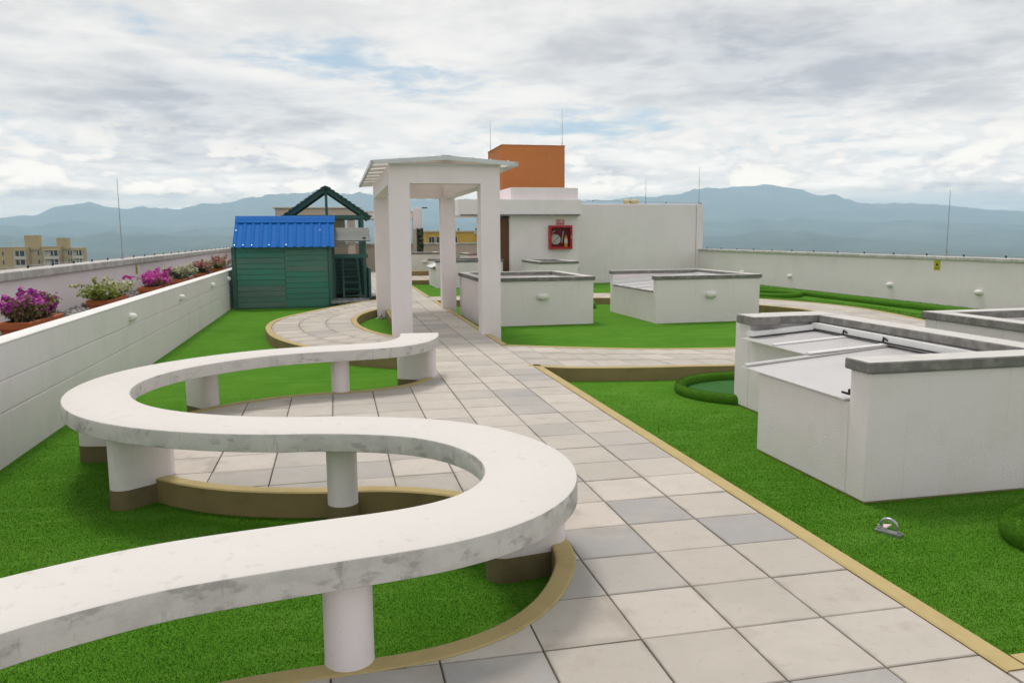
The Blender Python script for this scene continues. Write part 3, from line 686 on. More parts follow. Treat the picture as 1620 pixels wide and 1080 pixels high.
def wall_lamp(p, n, label, group, s=1.):
    """oval bulkhead lamp; n = outward direction 'x+', 'x-', 'y-'"""
    t_ = thing('wall_lamp', label, 'lamp', p, group); x, y, z = p
    sg = -1 if n[1] == '-' else 1
    V = []; nl, nk = 9, 20
    def put(a, b, c):   # a along wall, b out, c up
        return (x + sg * b, y + a, z + c) if n[0] == 'x' else (x + a, y + sg * b, z + c)
    m_ = MB(); P_ = []
    for k in range(nk): th = 2 * math.pi * k / nk; P_.append((.125 * s * math.copysign(abs(math.cos(th)) ** .75, math.cos(th)), .07 * s * math.copysign(abs(math.sin(th)) ** .75, math.sin(th))))
    V = []
    for b, sc_ in ((0, 1.02), (.022, 1.02), (.026, .95)): V += [put(a * sc_, b * s, c * sc_) for a, c in P_]
    Fq = [(i * nk + k, i * nk + (k + 1) % nk, (i + 1) * nk + (k + 1) % nk, (i + 1) * nk + k) for i in range(2) for k in range(nk)] + [tuple(2 * nk + k for k in range(nk))]
    o = m_.add(V, Fq).build('base', M['lamp_body'], t_, auto=40); fix_normals(o)
    V = []; 
    for i in range(nl):
        th = i / (nl - 1) * math.pi / 2 * .97; V += [put(a * .93 * math.cos(th), (.026 + .075 * math.sin(th)) * s, c * .93 * math.cos(th)) for a, c in P_]
    Fq = [(i * nk + k, i * nk + (k + 1) % nk, (i + 1) * nk + (k + 1) % nk, (i + 1) * nk + k) for i in range(nl - 1) for k in range(nk)] + [tuple((nl - 1) * nk + k for k in range(nk))]
    o = MB().add(V, Fq).build('cover', M['lamp_body'], t_, smooth=True); fix_normals(o)
for (y, w) in ((5.62, 'nearest lamp on the grooved planter wall, beside the green-leaved pot'), (8.98, 'second nearest lamp on the grooved planter wall'), (12.49, 'third nearest lamp on the grooved planter wall'), (15.05, 'farthest lamp on the grooved planter wall, by the playhouse corner')):
    wall_lamp((LWX, y, .60), 'x+', 'white oval bulkhead lamp, ' + w, 'lamps on the planter wall', .8)
for (y, w) in ((19.5, 'farthest lamp on the right parapet'), (16.58, 'second farthest lamp on the right parapet'), (12.1, 'second nearest lamp on the right parapet'), (9.28, 'nearest lamp on the right parapet')):
    wall_lamp((RWX, y, .31), 'x-', 'white oval bulkhead lamp, ' + w, 'lamps on the right parapet', .85)
wall_lamp((1.61, 9.85, .40), 'y-', 'white oval lamp on the front of the box beside the pergola', 'lamps on the white boxes')
wall_lamp((4.99, 9.5, .39), 'y-', 'white oval lamp on the front of the box with the open left side', 'lamps on the white boxes')
wall_lamp((1.45, 29.3, .50), 'y-', 'small white lamp on the farthest low box seen through the pergola', 'lamps on the white boxes')
wall_lamp((6.28, 22.84, .4), 'y-', 'white lamp low on the tall wall beside the fire cabinet block', 'lamps on the white boxes')

# ------------------------------------------------------------------ white light wells
WT = .16
def caprun(t_, x0, x1, y0, y1, zt=.78, h=.075):
    m_ = MB().box(x0, x1, y0, y1, zt - h, zt, .008)
    # upward faces carry the cement wash, the rest is bare concrete
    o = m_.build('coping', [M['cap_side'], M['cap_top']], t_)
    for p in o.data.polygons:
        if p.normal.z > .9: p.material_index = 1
    return o
def lightwell(label, x0, x1, y0, y1, low=None, lamp=None, top=.78, z0=ZG):
    t_ = thing('light_well', label, 'light well', ((x0 + x1) / 2, (y0 + y1) / 2, z0), 'white boxes on the lawn')
    zt = top - .075; ov = .03
    MB().box(x0, x1, y0, y0 + WT, z0 - .02, zt, .006).build('front_wall', M['stucco'], t_)
    MB().box(x0, x1, y1 - WT, y1, z0 - .02, zt, .006).build('back_wall', M['stucco'], t_)
    MB().box(x1 - WT, x1 - .001, y0 + WT + .002, y1 - WT - .002, z0 - .02, zt, .006).build('side_wall', M['stucco'], t_)
    zl = .44 if low else zt
    MB().box(x0 + .001, x0 + WT, y0 + WT + .002, y1 - WT - .002, z0 - .02, zl, .006).build('side_wall', M['stucco'], t_)
    hx = (x0 + x1) / 2
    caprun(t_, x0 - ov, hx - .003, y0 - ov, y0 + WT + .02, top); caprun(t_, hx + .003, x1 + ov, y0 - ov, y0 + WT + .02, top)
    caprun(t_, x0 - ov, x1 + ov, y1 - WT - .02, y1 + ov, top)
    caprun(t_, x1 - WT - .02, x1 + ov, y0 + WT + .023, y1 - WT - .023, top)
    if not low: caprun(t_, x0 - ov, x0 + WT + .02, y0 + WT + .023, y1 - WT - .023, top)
    # translucent cover on bars inside
    za, zb_ = (.475, .62) if low else (.55, .60)
    xa = x0 - .04 if low else x0 + WT + .01
    ya, yb = y0 + WT + .01, y1 - WT - .01; xb = x1 - WT - .01; n_ = 3
    for i in range(n_):
        a, b = ya + (yb - ya) * i / n_ + .004, ya + (yb - ya) * (i + 1) / n_ - .004
        MB().add([(xa, a, za), (xb, a, zb_), (xb, b, zb_), (xa, b, za), (xa, a, za + .008), (xb, a, zb_ + .008), (xb, b, zb_ + .008), (xa, b, za + .008)], [(3, 2, 1, 0), (4, 5, 6, 7), (0, 1, 5, 4), (1, 2, 6, 5), (2, 3, 7, 6), (3, 0, 4, 7)]).build('cover_sheet', M['sheet'], t_)
        if i: MB().bar((xa, a, za + .02), (xb, a, zb_ + .02), .05, .02).build('glazing_bar', M['alu_white'], t_)
    MB().bar((xb - .03, ya, zb_ + .05), (xb - .03, yb, zb_ + .05), .06, .09).build('flashing', M['alu_white'], t_)
    MB().bar((xa + .02, yb - .03, za + .05), (xb, yb - .03, zb_ + .05), .06, .09).build('flashing', M['alu_white'], t_)
    return t_
lightwell('white rendered box with grey coping right beside the pergola', .38, 2.65, 9.86, 12.5)
lightwell('white rendered box with an open low left side, middle of the right lawn', 3.83, 6.07, 9.5, 12.2, low=True)
lightwell('white rendered box cut by the right edge of the photo, behind the nearest box', 3.62, 6.2, -1.0, 1.9)
lightwell('small white box with grey coping in front of the fire cabinet wall', 3.88, 5.12, 18.9, 21.2)
t = lightwell('far white box with raised white flaps seen through the pergola', 1.0, 3.3, 21.7, 23.9, low=True)
for yy in (21.9, 22.7):
    MB().add([(.86, yy, .52), (1.35, yy, .68), (1.35, yy + .7, .68), (.86, yy + .7, .52), (.86, yy, .54), (1.35, yy, .70), (1.35, yy + .7, .70), (.86, yy + .7, .54)], [(3, 2, 1, 0), (4, 5, 6, 7), (0, 1, 5, 4), (1, 2, 6, 5), (2, 3, 7, 6), (3, 0, 4, 7)]).build('flap', M['alu_white'], t)
lightwell('farthest low white box at the end of the main path', .7, 2.1, 29.3, 31, top=.9, z0=-.1)
lightwell('far white box half hidden behind the right pergola post', 3.1, 4.6, 27.8, 30, top=.86, z0=-.1)

def big_well():
    t_ = thing('light_well', 'large nearest white box with pebbly render and translucent sheets at right', 'light well', (1.8, .7, ZG), 'white boxes on the lawn')
    zt = .70; Z0 = ZG + .012
    MB().box(.96, 2.6, -.82, -.62, Z0, zt, .008).build('front_wall', M['stucco'], t_)
    MB().box(2.42, 2.599, -.618, 2.24, Z0, zt, .006).build('side_wall', M['stucco'], t_)
    MB().box(1.66, 2.418, 1.96, 2.239, Z0, zt, .006).build('back_wall', M['stucco'], t_)
    MB().box(.961, 1.12, -.618, .535, Z0, .475, .006).build('low_wall', M['stucco'], t_)
    MB().box(1.122, 1.818, .40, .534, Z0, .475, .006).build('low_wall', M['stucco'], t_)
    MB().box(1.661, 1.82, .536, 1.958, Z0, .545, .006).build('low_wall', M['stucco'], t_)
    MB().box(.975, 2.58, -.80, .52, ZG - .03, Z0 - .001).build('footing', M['khaki'], t_)
    MB().box(1.675, 2.58, .521, 2.22, ZG - .03, Z0 - .001).build('footing', M['khaki'], t_)
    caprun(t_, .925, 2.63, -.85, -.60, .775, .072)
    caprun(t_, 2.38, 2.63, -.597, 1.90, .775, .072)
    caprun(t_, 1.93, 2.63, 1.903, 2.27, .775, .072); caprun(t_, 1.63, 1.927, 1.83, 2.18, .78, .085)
    def sheet(name, q, th=.008, mat='sheet'):
        V = [Vector(p) for p in q]; return MB().add(V + [v + Vector((0, 0, th)) for v in V], [(3, 2, 1, 0), (4, 5, 6, 7), (0, 1, 5, 4), (1, 2, 6, 5), (2, 3, 7, 6), (3, 0, 4, 7)]).build(name, M[mat], t_)
    sheet('cover_sheet', [(.935, -.60, .487), (2.37, -.60, .60), (2.37, .78, .60), (.935, .78, .487)])
    sheet('cover_sheet', [(1.55, .80, .56), (2.37, .80, .615), (2.37, 1.93, .615), (1.55, 1.93, .56)])
    for y_ in (.795, 1.35): MB().bar((1.56, y_, .577), (2.36, y_, .630), .06, .012).build('glazing_bar', M['alu_white'], t_)
    MB().bar((.95, .74, .512), (2.3, .79, .612), .06, .012).build('glazing_bar', M['sheet'], t_)
    MB().bar((1.70, .2, .575), (2.36, .2, .614), .06, .012).build('glazing_bar', M['alu_white'], t_)
    MB().bar((2.345, -.6, .655), (2.345, 1.92, .665), .065, .07).build('flashing', M['alu_white'], t_)
    MB().bar((1.62, 1.88, .615), (2.31, 1.90, .66), .10, .045).build('flashing', M['alu_white'], t_)
    for y_ in (.80, 1.36): MB().tube([(2.31, y_ - .03, .66), (2.29, y_, .685), (2.31, y_ + .03, .65)], .008, 6).build('clip', M['black'], t_)
    MB().bar((2.30, -.55, .637), (2.305, 1.86, .641), .012, .012).build('gasket', M['black'], t_)
    MB().box(.958, .97, -.615, -.535, .522, .535).build('latch', M['black'], t_); MB().box(.958, .97, -.615, -.605, .536, .562).build('latch', M['black'], t_)
big_well()

# ------------------------------------------------------------------ pergola over the path
def pergola():
    t_ = thing('pergola', 'white square-posted pergola with metal-edged gable roof over the path', 'pergola', (-.6, 10, 0))
    X0, X1, Y0, Y1, s = -1.47, .27, 7.42, 12.6, .31
    for x in (X0, X1 - s):
        for y in (Y0, Y1 - s): MB().box(x, x + s, y, y + s, -.18, 2.69).build('post', M['plaster'], t_)
    MB().box(X0 + s, X1 - s, Y0, Y0 + s, 2.402, 2.69).build('beam', M['plaster'], t_)
    MB().box(X0 + s, X1 - s, Y1 - s, Y1, 2.402, 2.69).build('beam', M['plaster'], t_)
    MB().box(X0, X0 + s - .06, Y0 + s, Y1 - s, 2.403, 2.69).build('beam', M['plaster'], t_)
    MB().box(X1 - s + .06, X1, Y0 + s, Y1 - s, 2.403, 2.69).build('beam', M['plaster'], t_)
    for y in (Y0 - .05, Y1 + .04): MB().add([(X0 - .12, y, 2.70), (X1 + .12, y, 2.70), (-.6, y, 2.775), (X0 - .12, y + .01, 2.70), (X1 + .12, y + .01, 2.70), (-.6, y + .01, 2.775)], [(0, 1, 2), (5, 4, 3), (0, 3, 4, 1), (1, 4, 5, 2), (2, 5, 3, 0)]).build('gable_panel', M['roof_sheet'], t_)
    xa, xm, xb, ya, yb = X0 - .27, -.60, X1 + .24, 7.22, 12.9; ze, zr = 2.668, 2.752
    for (a, b, za, zb) in ((xa, xm, ze, zr), (xm, xb, zr, ze)):
        n_ = 5
        for i in range(n_):
            y0, y1 = ya + (yb - ya) * i / n_ + .004, ya + (yb - ya) * (i + 1) / n_ - .004
            MB().add([(a, y0, za + .045), (b, y0, zb + .045), (b, y1, zb + .045), (a, y1, za + .045), (a, y0, za + .053), (b, y0, zb + .053), (b, y1, zb + .053), (a, y1, za + .053)], [(3, 2, 1, 0), (4, 5, 6, 7), (0, 1, 5, 4), (1, 2, 6, 5), (2, 3, 7, 6), (3, 0, 4, 7)]).build('roof_panel', M['roof_sheet'], t_)
        for y in (ya + .02, yb - .02): MB().bar((a, y, za + .027), (b, y, zb + .027), .04, .065).build('rake_trim', M['alu'], t_)
        for i in range(1, 7):
            y = ya + (yb - ya) * i / 7; MB().bar((a, y, za + .022), (b, y, zb + .022), .04, .04).build('rafter', M['alu'], t_)
        for k in range(4):
            x = a + (b - a) * (k + .5) / 4; z = za + (zb - za) * (k + .5) / 4; MB().lathe([(.012, z + .06), (.012, z + .068), (.004, z + .078)], (x, ya + .03, 0), 8).build('screw', M['screw'], t_)
    for x, sg in ((xa, -1), (xb, 1)): MB().box(x - .02, x + .02, ya, yb, ze - .01, ze + .06, .004).build('eave_trim', M['alu'], t_)
    MB().bar((xm, ya, zr + .06), (xm, yb, zr + .06), .16, .012).build('ridge_cap', M['alu'], t_)
    MB().box(X0 - .01, X1 + .01, Y0 - .03, Y0 - .003, 2.675, 2.70).build('fascia_strip', M['alu'], t_)
pergola()

# ------------------------------------------------------------------ playhouse
def playhouse():
    t_ = thing('playhouse', 'green plank playhouse with blue sheet roof and open gabled tower', 'playhouse', (-3, 16, ZG))
    # cabin: planks on the camera side in two panels, on posts
    x0, x1, y0, y1 = -4.74, -2.45, 15.3, 16.9; zt = 1.36; zb = ZG + .03
    for x in (x0, x1):
        for y in (y0 - .012, y1): MB().box(x - .05, x + .05, y - .035, y + .05, ZG, zt, .006).build('corner_post', M['green_post'], t_)
    cuts = [zb + i * (zt - zb) / 11 for i in range(12)]
    xm = x0 + 1.2
    for (a, b, off) in ((x0 + .055, xm - .003, .0), (xm + .003, x1 - .055, .055)):
        for i in range(11):
            za, zc = cuts[i] + (off if i else 0), cuts[i + 1] + (off if i < 10 else 0)
            MB().box(a, b, y0 - .02, y0 + .012, za + .003, zc - .003, .004).build('plank', M['green_plank'], t_)
    for i in range(11):
        MB().box(x0 - .02, x0 + .01, y0 + .06, y1 - .05, cuts[i] + .002, cuts[i + 1] - .002, .004).build('plank', M['green_plank'], t_)
        MB().box(x0 + .055, x1 - .055, y1, y1 + .03, cuts[i] + .002, cuts[i + 1] - .002, .004).build('plank', M['green_plank'], t_)
    MB().box(x0, x1, y0 - .03, y0 + .02, ZG, zb, .004).build('bottom_rail', M['green_post'], t_)
    # corrugated roof, ridge along x
    rx0, rx1, ye, yr, ze, zr = -4.74, -2.33, 15.1, 16.1, 1.345, 2.06
    n_ = 96; prof = []
    for i in range(n_ + 1):
        x = rx0 + (rx1 - rx0) * i / n_; ph = (i % 8) / 8.
        prof.append((x, .022 * (math.sin(math.pi * ph / .45) ** .8 if 0 < ph < .45 else 0)))
    for (ya, yb, za, zb_) in ((ye, yr, ze, zr), (yr, 2 * yr - ye, zr, ze)):
        V = []; d = Vector((0, yb - ya, zb_ - za)).normalized(); nn = Vector((0, -d.z, d.y)); nn = nn if nn.z > 0 else -nn
        for x, h in prof: V += [(x, ya + nn.y * h, za + nn.z * h), (x, yb + nn.y * h, zb_ + nn.z * h), (x, ya + nn.y * (h - .006), za + nn.z * (h - .006)), (x, yb + nn.y * (h - .006), zb_ + nn.z * (h - .006))]
        F = []
        for i in range(n_): k = 4 * i; F += [(k, k + 4, k + 5, k + 1), (k + 2, k + 3, k + 7, k + 6), (k, k + 2, k + 6, k + 4), (k + 1, k + 5, k + 7, k + 3)]
        o = MB().add(V, F).build('roof_sheet', M['blue_metal'], t_, auto=50); fix_normals(o)
    rs = o
    m_ = MB(); c = [(-.2, -.125), (-.1, -.045), (-.035, .03), (0, .045), (.035, .03), (.1, -.045), (.2, -.125)]
    V = []
    for x in (rx0 - .0, rx1 + .03):
        V += [(x, yr + a, zr + b + .02) for a, b in c] + [(x, yr + a, zr + b + .012) for a, b in c]
    F = [(i, i + 1, 15 + i, 14 + i) for i in range(6)] + [(7 + i, 21 + i, 22 + i, 8 + i) for i in range(6)] + [(0, 14, 21, 7), (6, 13, 27, 20)] + [(i, 7 + i, 8 + i, 1 + i) for i in range(6)] + [(14 + i, 15 + i, 22 + i, 21 + i) for i in range(6)]
    o = m_.add(V, F).build('ridge_cap', M['blue_metal'], t_, auto=40); fix_normals(o)
    dd = Vector((0, yr - ye, zr - ze)).normalized(); nn = Vector((0, -dd.z, dd.y))
    for k in range(12):
        i_ = k * 8 + 2; x = prof[min(i_, n_)][0]
        for s_ in ((.05,) if k % 2 else (.05, .55)) + ((.95,) if k % 3 == 0 else ()):
            if random.random() < .5: continue
            p = Vector((x, ye, ze)) + dd * (s_ * (Vector((0, yr - ye, zr - ze)).length)) + nn * .022
            sm = MB().add([tuple(p + Vector((a * .008, 0, 0)) + dd * b * .008 + nn * c_) for c_ in (0, .012) for a, b in ((-1, -1), (1, -1), (1, 1), (-1, 1))], [(4, 5, 6, 7), (0, 1, 5, 4), (1, 2, 6, 5), (2, 3, 7, 6), (3, 0, 4, 7)]).build('screw', M['screw'], t_)
    # tower with open gable, ridge along y
    tx0, tx1, ty0, ty1 = -3.52, -1.55, 16.95, 18.4; zp = 2.06; xc = -2.51; za = 2.86
    for x in (tx0 + .04, tx1 - .04):
        for y in (ty0, ty1): MB().box(x - .05, x + .05, y - .05, y + .05, ZG, zp, .006).build('tower_post', M['green_post'], t_)
    for y in (ty0, ty1):
        MB().box(tx0 - .05, tx1 + .05, y - .045, y + .045, zp + .002, zp + .105, .005).build('tie_beam', M['green_post'], t_)
        MB().box(xc - .03, xc + .03, y - .03, y + .03, zp + .107, za - .08, .004).build('king_post', M['green_post'], t_)
        for sx in (-1, 1): MB().bar((xc, y, za), (xc + sx * 1.14, y, za - .80), .05, .11).build('rafter', M['green_post'], t_)
    for sx in (-1, 1):      # shingle courses
        for k in range(11):
            f0, f1 = k / 11, (k + 1.25) / 11; p0 = Vector((xc + sx * 1.17 * f0, 0, za + .075 - .82 * f0)); p1 = Vector((xc + sx * 1.17 * f1, 0, za + .118 - .82 * f1))
            q = [(p0.x, ty0 - .16, p0.z), (p1.x, ty0 - .16, p1.z), (p1.x, ty1 + .16, p1.z), (p0.x, ty1 + .16, p0.z)]
            MB().add(q + [(a, b, c_ - .022) for a, b, c_ in q], [(0, 1, 2, 3), (7, 6, 5, 4), (0, 4, 5, 1), (1, 5, 6, 2), (2, 6, 7, 3), (3, 7, 4, 0)]).build('shingle', M['green_post'], t_)
    # porch: posts, rail, slatted lean-to roof, louvred front
    for x in (-2.37, -1.58): MB().box(x - .04, x + .04, 15.75, 15.83, ZG, 1.58, .005).build('porch_post', M['green_post'], t_)
    MB().box(-2.40, -1.50, 15.74, 15.84, 1.05, 1.15, .005).build('porch_rail', M['green_post'], t_)
    MB().box(-2.42, -1.52, 16.80, 16.88, 1.0, 1.10, .005).build('porch_rail', M['green_post'], t_)
    for k in range(6):
        y = 15.70 + k * .088; z = 1.47 + k * .055
        MB().add([(x, y + dy, z + dz) for x in (-2.42, -1.43 - .012 * (k % 2)) for dy, dz in ((0, 0), (.086, .054), (.074, .076), (-.012, .022))], [(0, 1, 2, 3), (7, 6, 5, 4), (0, 4, 5, 1), (1, 5, 6, 2), (2, 6, 7, 3), (3, 7, 4, 0)]).build('roof_board', M['grey_plank'], t_)
    for k in range(4):
        y = 15.42 + k * .07; z = 1.34 + k * .03
        MB().box(-2.42, -1.95 + k * .12, y, y + .05, z, z + .018, .003).build('roof_slat', M['grey_plank'], t_)
    for x in (-2.38, -1.56): MB().bar((x, 15.68, 1.43), (x, 16.25, 1.78), .045, .05).build('roof_bearer', M['green_post'], t_)
    for k in range(10):
        z = .06 + k * .10; MB().box(-2.36, -1.66, 16.98, 17.01, z, z + .085).build('slat', M['green_post'], t_)
    MB().bar((-2.13, 15.9, ZG + .16), (-2.13, 16.5, 1.05), .05, .06).build('ladder_rail', M['green_post'], t_); MB().bar((-1.70, 15.9, ZG + .16), (-1.76, 16.5, 1.05), .05, .06).build('ladder_rail', M['green_post'], t_)
    for k in range(6):
        f = (k + .4) / 6.4; MB().bar((-2.11, 15.9 + .6 * f, .0 + 1.05 * f), (-1.73, 15.9 + .6 * f, .0 + 1.05 * f), .07, .03).build('ladder_rung', M['green_post'], t_)
    MB().box(-1.5, -1.44, 15.6, 16.9, ZG, .78, .005).build('side_panel', M['green_post'], t_)
    for k in range(7):
        x = -2.46 + k * .137; MB().box(x, x + .132, 14.55 + .05 * k, 16.0, -.03, .012, .004).build('deck_plank', M['deck'], t_)
    for x in (-2.40, -1.62): MB().box(x, x + .06, 15.0, 15.95, ZG, -.031).build('deck_bearer', M['green_post'], t_)
    MB().box(-2.4, -1.5, 17.3, 17.36, ZG, 1.06).build('back_panel', M['black'], t_)
playhouse()

# ------------------------------------------------------------------ stair block, fire cabinet, orange tower
def stair_block():
    t_ = thing('stair_block', 'white stair block with flat canopy in front of the orange tower', 'building', (4.9, 23, ZG))
    MB().box(3.63, 6.1, 22.0, 24.6, ZG - .02, 2.268, .006).build('wall', M['plaster'], t_)
    MB().box(1.78, 6.13, 21.7, 24.7, 2.27, 2.815, .008).build('canopy', M['plaster'], t_)
    MB().box(1.85, 6.06, 21.66, 21.697, 2.255, 2.31).build('drip_edge', M['cap_side'], t_)
    MB().box(3.66, 6.07, 21.98, 24.5, 2.817, 3.23, .008).build('upstand', M['plaster'], t_)
    d = MB().box(2.98, 3.60, 22.06, 22.12, -.05, 2.2, .004).build('door', M['brown_door'], t_)
    MB().box(3.06, 3.09, 22.02, 22.06, .9, 1.05).build('handle', M['steel'], d)
    MB().box(3.602, 3.628, 22.03, 22.4, ZG, 2.268).build('door_jamb', M['plaster'], t_); MB().box(2.9, 2.978, 22.03, 22.4, ZG, 2.268).build('door_jamb', M['plaster'], t_)
    MB().box(2.9, 3.62, 22.42, 24.5, ZG, 2.268).build('wall', M['plaster'], t_)
    t2 = thing('orange_tower', 'plain orange rendered tower rising behind the white stair block', 'building', (5.5, 27.4, ZG))
    MB().box(4.2, 6.76, 26, 28.9, ZG, 5.10, .01).build('wall', M['orange'], t2)
    MB().box(4.18, 6.78, 25.98, 28.92, 5.101, 5.125).build('coping', M['orange'], t2)
stair_block()
def fire_cabinet():
    x0, x1, z0, z1, y = 5.0, 5.83, 1.11, 1.93, 22.0
    t_ = thing('fire_hose_cabinet', 'red fire cabinet with white coiled hose and yellow extinguisher on white wall', 'cabinet', ((x0 + x1) / 2, y, z0))
    f = .075; d = .18
    MB().box(x0, x1, y - .02, y - .002, z0, z1).build('back_panel', M['dark_red'], t_)
    for (a, b, c, e) in ((x0, x0 + f, z0, z1), (x1 - f, x1, z0, z1), (x0 + f, x1 - f, z0, z0 + f), (x0 + f, x1 - f, z1 - f, z1)):
        MB().box(a + .0005, b - .0005, y - d, y - .021, c, e, .003).build('frame', M['red'], t_)
    m_ = MB(); c = (x0 + .24, y - .07, z0 + .33)
    m_.lathe([(.17, -.05), (.175, -.04), (.175, .04), (.17, .05), (.03, .052), (.03, .06)], c, 28, axis='y'); m_.build('hose_reel', M['hose'], t_, auto=40)
    for k in range(3):
        r = .06 + .045 * k; MB().tube([(c[0] + r * math.cos(a), c[1] - .055, c[2] + r * math.sin(a)) for a in [2 * math.pi * i / 24 for i in range(25)]], .012, 6).build('hose_coil', M['hose'], t_)
    MB().tube([(c[0] - .09, c[1], c[2] + .15), (c[0] - .1, c[1], c[2] + .26), (c[0] - .02, c[1], c[2] + .3)], .018, 8).build('valve_pipe', M['steel'], t_)
    MB().bar((c[0] - .1, c[1] - .067, c[2] - .1), (c[0] + .11, c[1] - .067, c[2] + .11), .012, .012).build('reel_bar', M['black'], t_)
    ex = (x1 - .22, y - .09, 0)
    e = MB().lathe([(.055, z0 + f), (.06, z0 + f + .02), (.06, z0 + f + .30), (.035, z0 + f + .36), (.018, z0 + f + .38), (.018, z0 + f + .42)], ex, 18).build('extinguisher', M['ext_yellow'], t_, auto=40)
    MB().lathe([(.0612, z0 + f + .12), (.0612, z0 + f + .27)], ex, 18).build('extinguisher_label', M['sign_white'], e, auto=40)
    MB().bar((ex[0] - .05, ex[1], z0 + f + .43), (ex[0] + .06, ex[1], z0 + f + .45), .02, .02).build('extinguisher_lever', M['black'], e)
    MB().bar((x1 - .36, y - .06, z0 + .22), (x1 - .30, y - .06, z0 + .62), .03, .02).build('axe_handle', M['hose'], t_)
    MB().box(x1 - f * .7, x1 - f * .3, y - d - .012, y - d - .001, z0 + .36, z0 + .46).build('latch', M['steel'], t_)
    g = bpy.data.materials.new('cabinet_glass'); g.use_nodes = True; p = g.node_tree.nodes['Principled BSDF']; p.inputs['Roughness'].default_value = .03; p.inputs['Transmission Weight'].default_value = 1; p.inputs['IOR'].default_value = 1.05; p.inputs['Base Color'].default_value = (.95, .93, .93, 1)
    MB().box(x0 + f + .002, x1 - f - .002, y - d + .03, y - d + .034, z0 + f + .002, z1 - f - .002).build('pane', g, t_)
    s_ = thing('fire_sign', 'small red sign with white pictograms above the fire cabinet', 'sign', (5.43, y, 1.95))
    MB().box(5.28, 5.58, y - .012, y - .002, 1.95, 2.13).build('plate', M['sign_red'], s_)
    m_ = MB(); yy = y - .0135
    def q(a, b, c, e): m_.add([(a, yy, c), (b, yy, c), (b, yy, e), (a, yy, e)], [(0, 1, 2, 3)])
    q(5.295, 5.31, 1.965, 2.115); q(5.33, 5.36, 2.03, 2.11); q(5.325, 5.365, 2.0, 2.02); q(5.39, 5.405, 1.97, 2.12); q(5.425, 5.46, 2.05, 2.11); q(5.47, 5.505, 2.05, 2.11); q(5.515, 5.55, 2.05, 2.11); q(5.425, 5.56, 2.02, 2.035); q(5.425, 5.56, 1.99, 2.005)
    m_.build('print', M['sign_white'], s_)
fire_cabinet()
for x, w in ((8.42, 'left'), (8.72, 'right')):
    t = thing('roof_vent', 'cream rounded roof vent on the tall wall, %s one of the pair' % w, 'vent', (x, 23.35, 2.70), 'vents behind the tall wall')
    MB().lathe([(.06, 2.6), (.06, 2.72), (.14, 2.73), (.155, 2.79), (.135, 2.86), (.08, 2.905), (.02, 2.915)], (x, 23.35, 0), 20).build('cowl', M['cream'], t, auto=50)
    MB().box(x - .1, x + .1, 23.25, 23.45, ZG, 2.6).build('duct', M['cream'], t)

# far end of the roof: white pavilion, trellis column
def pavilion():
    t_ = thing('rooftop_pavilion', 'far white flat-roofed pavilion behind the playhouse tower', 'pavilion', (-2, 33, ZG))
    MB().box(-4.85, -1.12, 32, 35.2, 2.48, 2.86, .01).build('roof_slab', M['pink_render'], t_); MB().box(-4.95, -1.05, 31.9, 35.3, 2.862, 2.93, .01).build('roof_edge', M['cap_top'], t_)
    MB().box(-1.118, 1.27, 32.3, 35, 2.40, 2.70, .01).build('roof_slab', M['plaster'], t_); MB().box(-1.04, 1.27, 32.25, 35.05, 2.702, 2.74, .01).build('roof_edge', M['cap_top'], t_)
    for x in (-4.7, -1.72): MB().box(x, x + .34, 32.2, 32.55, ZG, 2.478).build('post', M['pink_render'], t_)
    MB().box(1.272, 1.66, 32.2, 32.6, ZG, 2.86, .01).build('post', M['plaster'], t_)
    MB().tube([(1.25, 32.15, 2.88), (1.6, 32.15, 2.9), (1.66, 32.15, 2.7), (1.66, 32.15, 1.95)], .02, 6).build('downpipe', M['plaster'], t_)
    MB().box(-4.3, -1.8, 34.6, 34.8, ZG, 2.478).build('back_wall', M['pink_render'], t_)
    l = MB().box(1.70, 1.95, 32.3, 32.34, 2.87, 2.92).build('floodlight', M['black'], t_)
    MB().box(-.9, -.1, 33.4, 33.5, ZG, 1.0).build('low_panel', M['pink_render'], t_)
pavilion()
def leaf_quads(centers, normals_, size, rng, aspect=.6):
    """one folded leaf (2 triangles as one quad) per centre"""
    n = len(centers); a = rng.normal(size=(n, 3)); nn = normals_ + .7 * rng.normal(size=(n, 3)); nn /= np.linalg.norm(nn, axis=1, keepdims=True)
    t1 = np.cross(nn, a); t1 /= np.linalg.norm(t1, axis=1, keepdims=True); t2 = np.cross(nn, t1)
    s = (size * rng.uniform(.6, 1.3, n))[:, None]
    return np.stack([centers - t1 * s, centers + t2 * s * aspect, centers + t1 * s, centers - t2 * s * aspect], 1).reshape(-1, 3)
def trellis():
    t_ = thing('planted_column', 'narrow leafy green column in front of the far parapet', 'planted column', (1.53, 31.8, ZG))
    MB().box(1.42, 1.64, 31.7, 31.9, ZG, 1.9).build('core', M['soil'], t_)
    MB().box(1.22, 1.40, 31.8, 32.1, ZG, 1.92).build('side_pier', M['pink_render'], t_)
    n_ = 900; ang = RNG.uniform(0, 6.28, n_); c = np.stack([1.53 + .14 * np.cos(ang), 31.8 + .14 * np.sin(ang), RNG.uniform(.2, 1.95, n_)], 1)
    nm = np.stack([np.cos(ang), np.sin(ang), .2 * np.ones(n_)], 1)
    m_ = leafmat('column_leaf', [(0, (.015, .03, .012)), (.6, (.05, .085, .035)), (1, (.3, .3, .22))])
    tag(np_mesh('foliage', leaf_quads(c, nm, .05, RNG), 4, m_, t_, RNG.uniform(0, 1, n_)), kind='stuff')
trellis()

